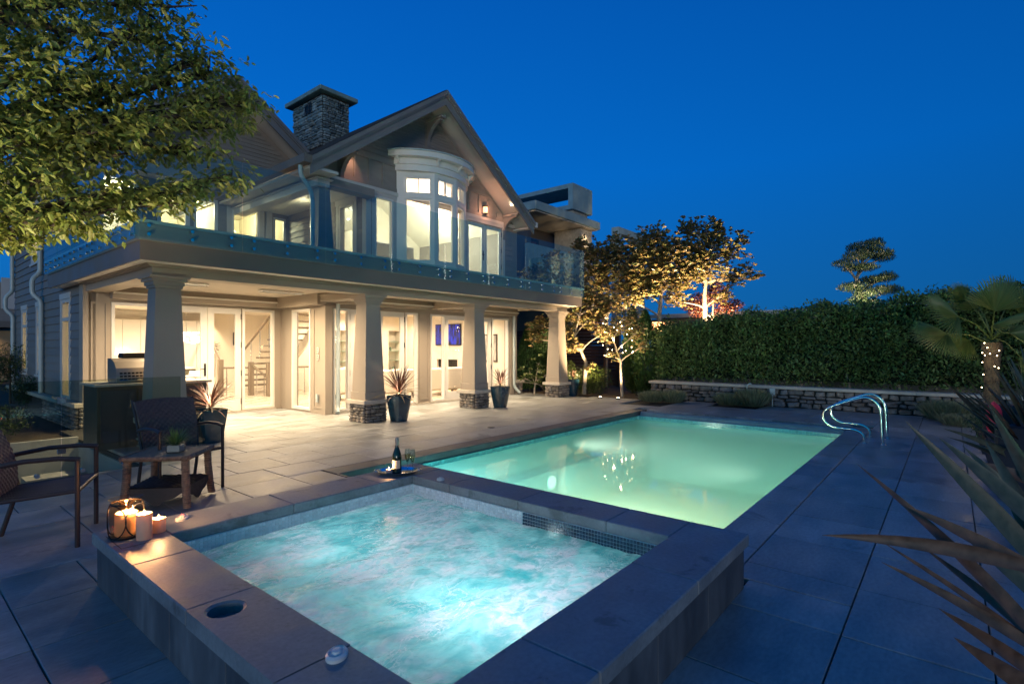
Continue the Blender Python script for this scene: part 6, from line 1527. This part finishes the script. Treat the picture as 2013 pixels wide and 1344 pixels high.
def frond(hub, heading, size, tilt, petiole_from, spread=150, n=30, seed=0, drop=.25):
    r = random.Random(seed); b = MB(); h = Vector(hub); f_ = Vector(heading).normalized()
    n_ = Vector((-.7716, -.636, 0))*.85+Vector((0, 0, tilt)); s_ = f_.cross(n_).normalized(); u = s_.cross(f_).normalized()
    for i in range(n):
        a0 = math.radians(-spread/2+spread*i/n); a1 = math.radians(-spread/2+spread*(i+1)/n); am = (a0+a1)/2
        L = size*(1-.18*abs(am)/1.3)*r.uniform(.93, 1.05)
        def pt(a, q, k=0.): return h+(f_*math.cos(a)+s_*math.sin(a))*q+u*(k-.10*q*abs(math.sin(a))-drop*max(0, q-.55*size)**1.5)
        mid = .56*L; wv_ = .014*size/.6
        vs = [h, pt(a0, mid*.5, 0), pt(am, mid*.5, .014), pt(a1, mid*.5, 0), pt(a0, mid, 0), pt(am, mid, .02), pt(a1, mid, 0)]
        da = (a1-a0)*.18; vs += [pt(am-da, L*.85), pt(am, L*.85, .008), pt(am+da, L*.85), pt(am, L)-Vector((0, 0, .03*size*r.uniform(0, 2)))]
        b.add(vs, [(0, 1, 2), (0, 2, 3), (1, 4, 5, 2), (2, 5, 6, 3), (4, 7, 8, 5), (5, 8, 9, 6), (7, 10, 8), (8, 10, 9)])
    o = b.build('frond', palm_m, pl)
    m = MB(); p0 = Vector(petiole_from); mid = p0.lerp(h, .5)+Vector((0, 0, .08)); m.tube([tuple(p0), tuple(mid), tuple(h)], [.014, .010, .007], 6); m.build('petiole', palm_m, o, True)
crown = pb_+Vector((0, 0, 1.62))
def cvec(r_, f2, z): return (.636*r_+.7716*f2, -.7716*r_+.636*f2, z)
for i, (px, py, dd, hr, hf, hz, size, tilt) in enumerate([
        (1955, 612, -.25, .12, -.15, .98, .68, .5), (2015, 625, -.1, .5, -.2, .75, .66, .4), (1885, 622, -.2, -.95, -.2, .20, .74, .6), (1862, 655, .1, -1, -.1, -.22, .66, .9), (1900, 590, .2, -.75, .1, .75, .42, .2),
        (1950, 640, -.5, .35, -.6, .30, .62, 1.6), (1985, 655, -.45, .95, -.4, .05, .66, 1.4), (2040, 640, -.2, 1, -.3, .3, .6, .6), (1925, 605, .5, -.3, .5, .7, .6, .3), (1985, 590, .3, .4, .3, .9, .62, .3), (2005, 700, -.3, .8, -.4, -.6, .5, .8), (1905, 668, .3, -.8, .2, -.6, .5, .6)]):
    frond(at(px, py, 9.6+dd), cvec(hr, hf, hz), size, tilt, crown+Vector((0, 0, rnd.uniform(-.1, .1))), seed=i, n=30)
pls = thing('string_lights', 'warm string lights wrapped round the palm trunk', 'string lights', (pb_.x, pb_.y, .8)); P = []
for i in range(16):
    a = 2*PI*i/4.3; z = .75+i*.055; P.append((pb_.x+.17*math.cos(a), pb_.y+.17*math.sin(a), z+rnd.uniform(-.03, .03)))
MB().tube(P, .004, 5).build('wire', black_m, pls)
for px, py in [(1935, 674), (1941, 683), (1931, 693), (1936, 698), (1946, 695), (1960, 699), (1931, 712), (1955, 720), (1963, 723), (1933, 736), (1930, 761), (1952, 772), (1964, 689)]: MB().sphere(tuple(at(px, py, 9.36)), .008, 8, 5).build('bulb', bulb_m, pls)
point(tuple(at(1930, 685, 9.15)), 1.7, (1, .72, .38), .1, 'string_light_lamp')

# ---- flax clumps at the right foreground
flax_m = leafmat('flax_leaf', (.12, .07, .045), (.20, .085, .055), .12, .25, .4, (22, .35)); flaxb_m = leafmat('flax_leaf_bluegreen', (.065, .085, .06), (.13, .085, .055), .12, .25, .4, (22, .3))
fx = thing('flax_plant', 'big flax clump with long sword leaves behind, right of the palm lights', 'plant', (7.2, -1.75, 0), 'flax clumps at the right edge')
r = random.Random(12); base = at(2075, 860, 5.3)
for i in range(46):
    a = r.uniform(.0, 1.0); px = 1875+220*a+r.uniform(-20, 30); py = 690+150*(1-math.sin(min(1, a)*PI*.55))*r.uniform(.4, 1.3)
    tip = at(px, py, 5.3+r.uniform(-.7, .6)); b_ = base+Vector((r.uniform(-.10, .10), r.uniform(-.10, .10), -.55)); v = tip-b_
    blade('leaf', tuple(b_), tuple(v.normalized()+Vector((0, 0, .22))), v.length*1.08, .045, .45, flaxb_m if r.random() < .6 else flax_m, fx, 8, .35, r.uniform(-.5, .5), r.uniform(.3, 1.6))
fn = thing('flax_plant', 'near flax clump with dark leaves reaching across the lower right corner', 'plant', (3.9, -.95, 0), 'flax clumps at the right edge')
# leaf tips as seen: (tip px, tip py, distance, root px, root py, distance, width, droop)
for (ax_, ay_, ad, bx_, by_, bd, w_, dr_) in [(1785, 835, 2.5, 2130, 1210, 2.3, .030, .12), (1850, 865, 2.6, 2110, 1100, 2.4, .032, .1), (1688, 918, 2.1, 2110, 1330, 1.9, .020, .25), (1622, 1058, 1.9, 2080, 1130, 1.8, .016, .30), (1785, 998, 2.0, 2110, 1170, 1.9, .018, .15), (1738, 1110, 1.9, 2120, 1330, 1.8, .013, .2), (1818, 1080, 2.1, 2120, 1330, 2.0, .017, .15), (1850, 1200, 1.9, 2110, 1380, 1.9, .018, .1), (1878, 1255, 1.8, 2090, 1400, 1.8, .020, .1), (1895, 880, 2.9, 2140, 1130, 2.6, .028, .1),
        (1945, 800, 3.0, 2150, 1150, 2.6, .03, .1), (1900, 905, 3.0, 2160, 990, 2.7, .024, .1), (1940, 870, 2.8, 2120, 1180, 2.5, .026, .0), (1960, 930, 2.6, 2150, 1300, 2.4, .03, .0), (1900, 1060, 2.3, 2120, 1240, 2.2, .026, .1), (1740, 1070, 2.0, 2080, 1300, 1.95, .008, .1)]:
    p0 = at(bx_, by_, bd); p1 = at(ax_, ay_, ad); v = p1-p0
    blade('leaf', tuple(p0), tuple(v.normalized()+Vector((0, 0, dr_*.5))), v.length*1.02, w_*1.75, dr_, flax_m if w_ < .025 else flaxb_m, fn, 9, .35, rnd.uniform(-.4, .4), rnd.uniform(.9, 1.5))
for i in range(26):
    p0 = Vector((3.95+rnd.uniform(-.12, .12), -.98+rnd.uniform(-.12, .12), 0)); a = rnd.uniform(-2.6, .3)
    blade('leaf', tuple(p0), (math.cos(a)*.5, math.sin(a)*.5, 1), rnd.uniform(.5, .9), .026, .4, flax_m, fn, 7, .35, rnd.uniform(-.4, .4), rnd.uniform(0, 1.5))

# ================================================================== FENCE, NEIGHBOURS
fe = thing('timber_fence', 'dark horizontal cedar board fence behind the trees and hedge', 'fence', (16.5, 8, 0))
for k in range(17):
    for (ya, yb) in ((9.5, 12.0), (12.01, 14.6)): bx('board', 17.6, 17.63, ya, yb, .05+k*.125, .165+k*.125, cedar_m, fe, .003)
for y in (9.5, 12.0, 14.6): bx('post', 17.62, 17.72, y-.05, y+.05, 0, 2.25, cedar_m, fe)
for k in range(7): bx('board', 16.7, 16.73, 9.55, 10.65, 2.12+k*.115, 2.225+k*.115, cedar_m, fe, .003)
bx('post', 16.66, 16.76, 9.46, 9.55, 2.0, 2.95, cap_m, fe); bx('post', 16.67, 16.75, 9.47, 9.54, 0, 1.999, cedar_m, fe); bx('top_rail', 16.6, 16.8, 9.4, 10.75, 2.951, 2.99, cap_m, fe)
for k in range(5): bx('board', 16.9, 16.93, 5.2, 8.8, 1.72+k*.11, 1.82+k*.11, cedar_m, fe, .003)
bx('top_rail', 16.84, 16.99, 5.1, 8.9, 2.275, 2.32, cedar_m, fe); bx('post', 16.87, 16.96, 7.0, 7.09, 0, 2.27, cap_m, fe); bx('post', 16.87, 16.96, 5.1, 5.19, 0, 2.27, cap_m, fe)
nbs_m = mat('neighbour_concrete', (.27, .36, .37), .75, nz=(2, .15), bump=(20, .2)); nbl_m = mat('neighbour_limestone', (.42, .38, .31), .8, nz=(8, .2), bump=(12, 1.0)); nbd_m = mat('neighbour_dark_panel', (.10, .09, .085), .6)
nb = thing('modern_house', 'flat roofed modern neighbour house with a square concrete chimney', 'house', (20, 15, 0))
bx('roof', 17.28, 22.45, 13.0, 20, 7.10, 7.46, nbs_m, nb, .02); bx('soffit', 17.4, 22.35, 13.1, 20, 7.06, 7.095, trim_m, nb)
bx('wall', 17.5, 17.75, 13.6, 20, 3, 7.05, nbd_m, nb); bx('wall', 17.76, 22.0, 15.2, 20, 0, 7.05, nbd_m, nb); bx('parapet', 17.2, 20.6, 13.3, 13.5, 4.2, 5.75, nbs_m, nb, .01); bx('parapet', 20.401, 20.6, 13.51, 15.1, 4.2, 5.75, nbs_m, nb); bx('terrace', 17.2, 20.6, 13.51, 15.19, 4.2, 4.4, nbs_m, nb)
for k in range(12): bx('parapet_board', 17.22+k*.28, 17.47+k*.28, 13.28, 13.298, 4.25, 5.72, nbs_m, nb, .006)
f = MB(); ring_y(f, 18.0, 20.3, 4.42, 6.55, .1, 15.08, 15.19); f.box(19.1, 19.2, 15.08, 15.19, 4.52, 6.45); f = f.build('window', black_m, nb)
bx('pane', 18.1, 20.2, 15.14, 15.15, 4.52, 6.45, mat('dark_window', (.05, .02, .03), .1), f)
# stone pier and chimney box
pi_ = bx('stone_pier', 21.2, 22.2, 13.35, 14.8, 0, 7.05, nbl_m, nb)
r_ = random.Random(5)
for k in range(28):
    z = 3.6+k*.122
    for q in range(4): bx('stone', 21.2+q*.25+r_.uniform(0, .01), 21.44+q*.25, 13.33-r_.uniform(0, .035), 13.349, z, z+.115, nbl_m, pi_)
bx('chimney_base', 20.7, 22.0, 13.45, 17.0, 7.47, 7.79, nbl_m, nb, .01)
cbx = MB(); cbx.box(20.5, 22.2, 13.3, 18.6, 7.80, 8.0); cbx.box(20.5, 22.2, 13.3, 18.6, 8.78, 8.98); cbx.box(20.5, 22.2, 13.3, 13.55, 8.001, 8.779); cbx.box(20.5, 22.2, 18.35, 18.6, 8.001, 8.779); cbx.build('chimney', nbs_m, nb)
spot((21.5, 13.1, 6.95), (21.6, 13.35, 5.0), 24, WARM, 100, 1, .04); spot((19.5, 13.5, 7.0), (19.5, 15.0, 5.5), 3, WARM, 120, 1, .04)
nb2 = thing('concrete_chimney', 'open concrete chimney frame rising behind the magnolias', 'chimney', (31, 16.5, 0))
for a in [(29.9, 30.25, 0, 8.6), (33.2, 33.55, 0, 8.6), (29.9, 33.55, 8.601, 9.0), (30.251, 33.199, 5.5, 6.9)]: bx('frame_member', a[0], a[1], 16, 16.5, a[2], a[3], nbs_m, nb2)
nb3 = thing('low_house', 'low pale house with a long flat roof edge behind the hedge', 'house', (30, 5, 0))
bx('wall', 26, 26.2, -3, 12, 0, 2.9, nbl_m, nb3); bx('roof', 25.6, 34, -4, 12.5, 3.02, 3.12, fascia_m, nb3); bx('fascia', 25.5, 25.6, -4, 12.5, 2.92, 3.12, trim_m, nb3)
for y in (6.6, 8.6): f = MB(); ring_x(f, y, y+1.4, 1.9, 2.75, .06, 25.96, 26.01); f = f.build('window', white_m, nb3); bx('pane', 25.985, 25.995, y+.06, y+1.34, 1.96, 2.69, MATS['dark_window'], f)
# left neighbour and planting
ln2 = thing('beige_house', 'beige neighbour house corner with lit wall at the far left', 'house', (-2, 26, 0))
o1 = at(-180, 700, 24); o2 = at(28, 700, 24)
bx('wall', o2.x-5, o2.x, o2.y, o2.y+6, 0, 2.2, mat('tan_stucco', (.34, .25, .15), .8, nz=(2, .1)), ln2); bx('wall', o2.x-5, o2.x+.3, o2.y+.3, o2.y+6, 2.65, 4.4, siding_m, ln2); bx('eave', o2.x-5.4, o2.x+.5, o2.y-.5, o2.y+6, 2.35, 2.45, trim_m, ln2); bx('fascia', o2.x-5.4, o2.x+.52, o2.y-.54, o2.y-.501, 2.35, 2.62, fascia_m, ln2); bx('parapet', o2.x-.4, o2.x+.4, o2.y+.25, o2.y+.299, 3.2, 4.6, trim_m, ln2)
spot((o2.x-1.0, o2.y-.5, 2.2), (o2.x-1.0, o2.y, .6), 14, WARM2, 120, 1, .05)
gsh = leafmat('dark_shrub_leaf', (.025, .055, .015), (.05, .08, .02), .15, .4)
for i, (px, py, d, q, h_, lb) in enumerate([(20, 720, 14, .7, 1.5, 'dark shrub behind the glass at the left edge'), (75, 760, 13, .45, .9, 'small dark shrub below the narrow side windows'), (5, 520, 60, 4.2, 9.5, 'distant dark trees below the hill at the far left'), (-60, 740, 9, .8, 1.0, 'dark shrub outside the left edge of the stairwell')]):
    b0 = at(px, 700, d); b0.z = 0
    tree('dark_shrub', lb, 'shrub', tuple(b0), [tuple(b0), tuple(b0+Vector((0, 0, h_*.4))), tuple(b0+Vector((0, 0, h_*.7)))], [(tuple(b0+Vector((rnd.uniform(-q, q)*.6, rnd.uniform(-q, q)*.6, h_*rnd.uniform(.2, .85)))), (q*.6, q*.6, h_*.25), 1100) for k in range(7)], barkd_m, gsh, .06*max(1, q/.9), .6, r0=.03*max(1, q), seed=80+i, tmpl=LEAF_S, faces=LEAF_SF)

# garden lamps under the near tree, standing in the planting left of the frame
for px, py, d, pw in [(-900, 900, 2.6, 165), (-400, 900, 3.0, 80)]:
    p = at(px, py, d); p.z = .06
    t = thing('garden_uplight', ('garden spotlight under the near tree, the one closer to the picture edge' if px == -400 else 'garden spotlight under the near tree, the one farther outside the picture'), 'light', (p.x, p.y, 0)); MB().lathe([(.05, 0), (.05, .05), (.04, .06)], (p.x, p.y, 0), 14).build('housing', black_m, t)
    spot((p.x, p.y, .10), tuple(at(90, 180, 5.2)), pw, (1, .80, .48), 76, 1, .06, 'uplight_lamp')
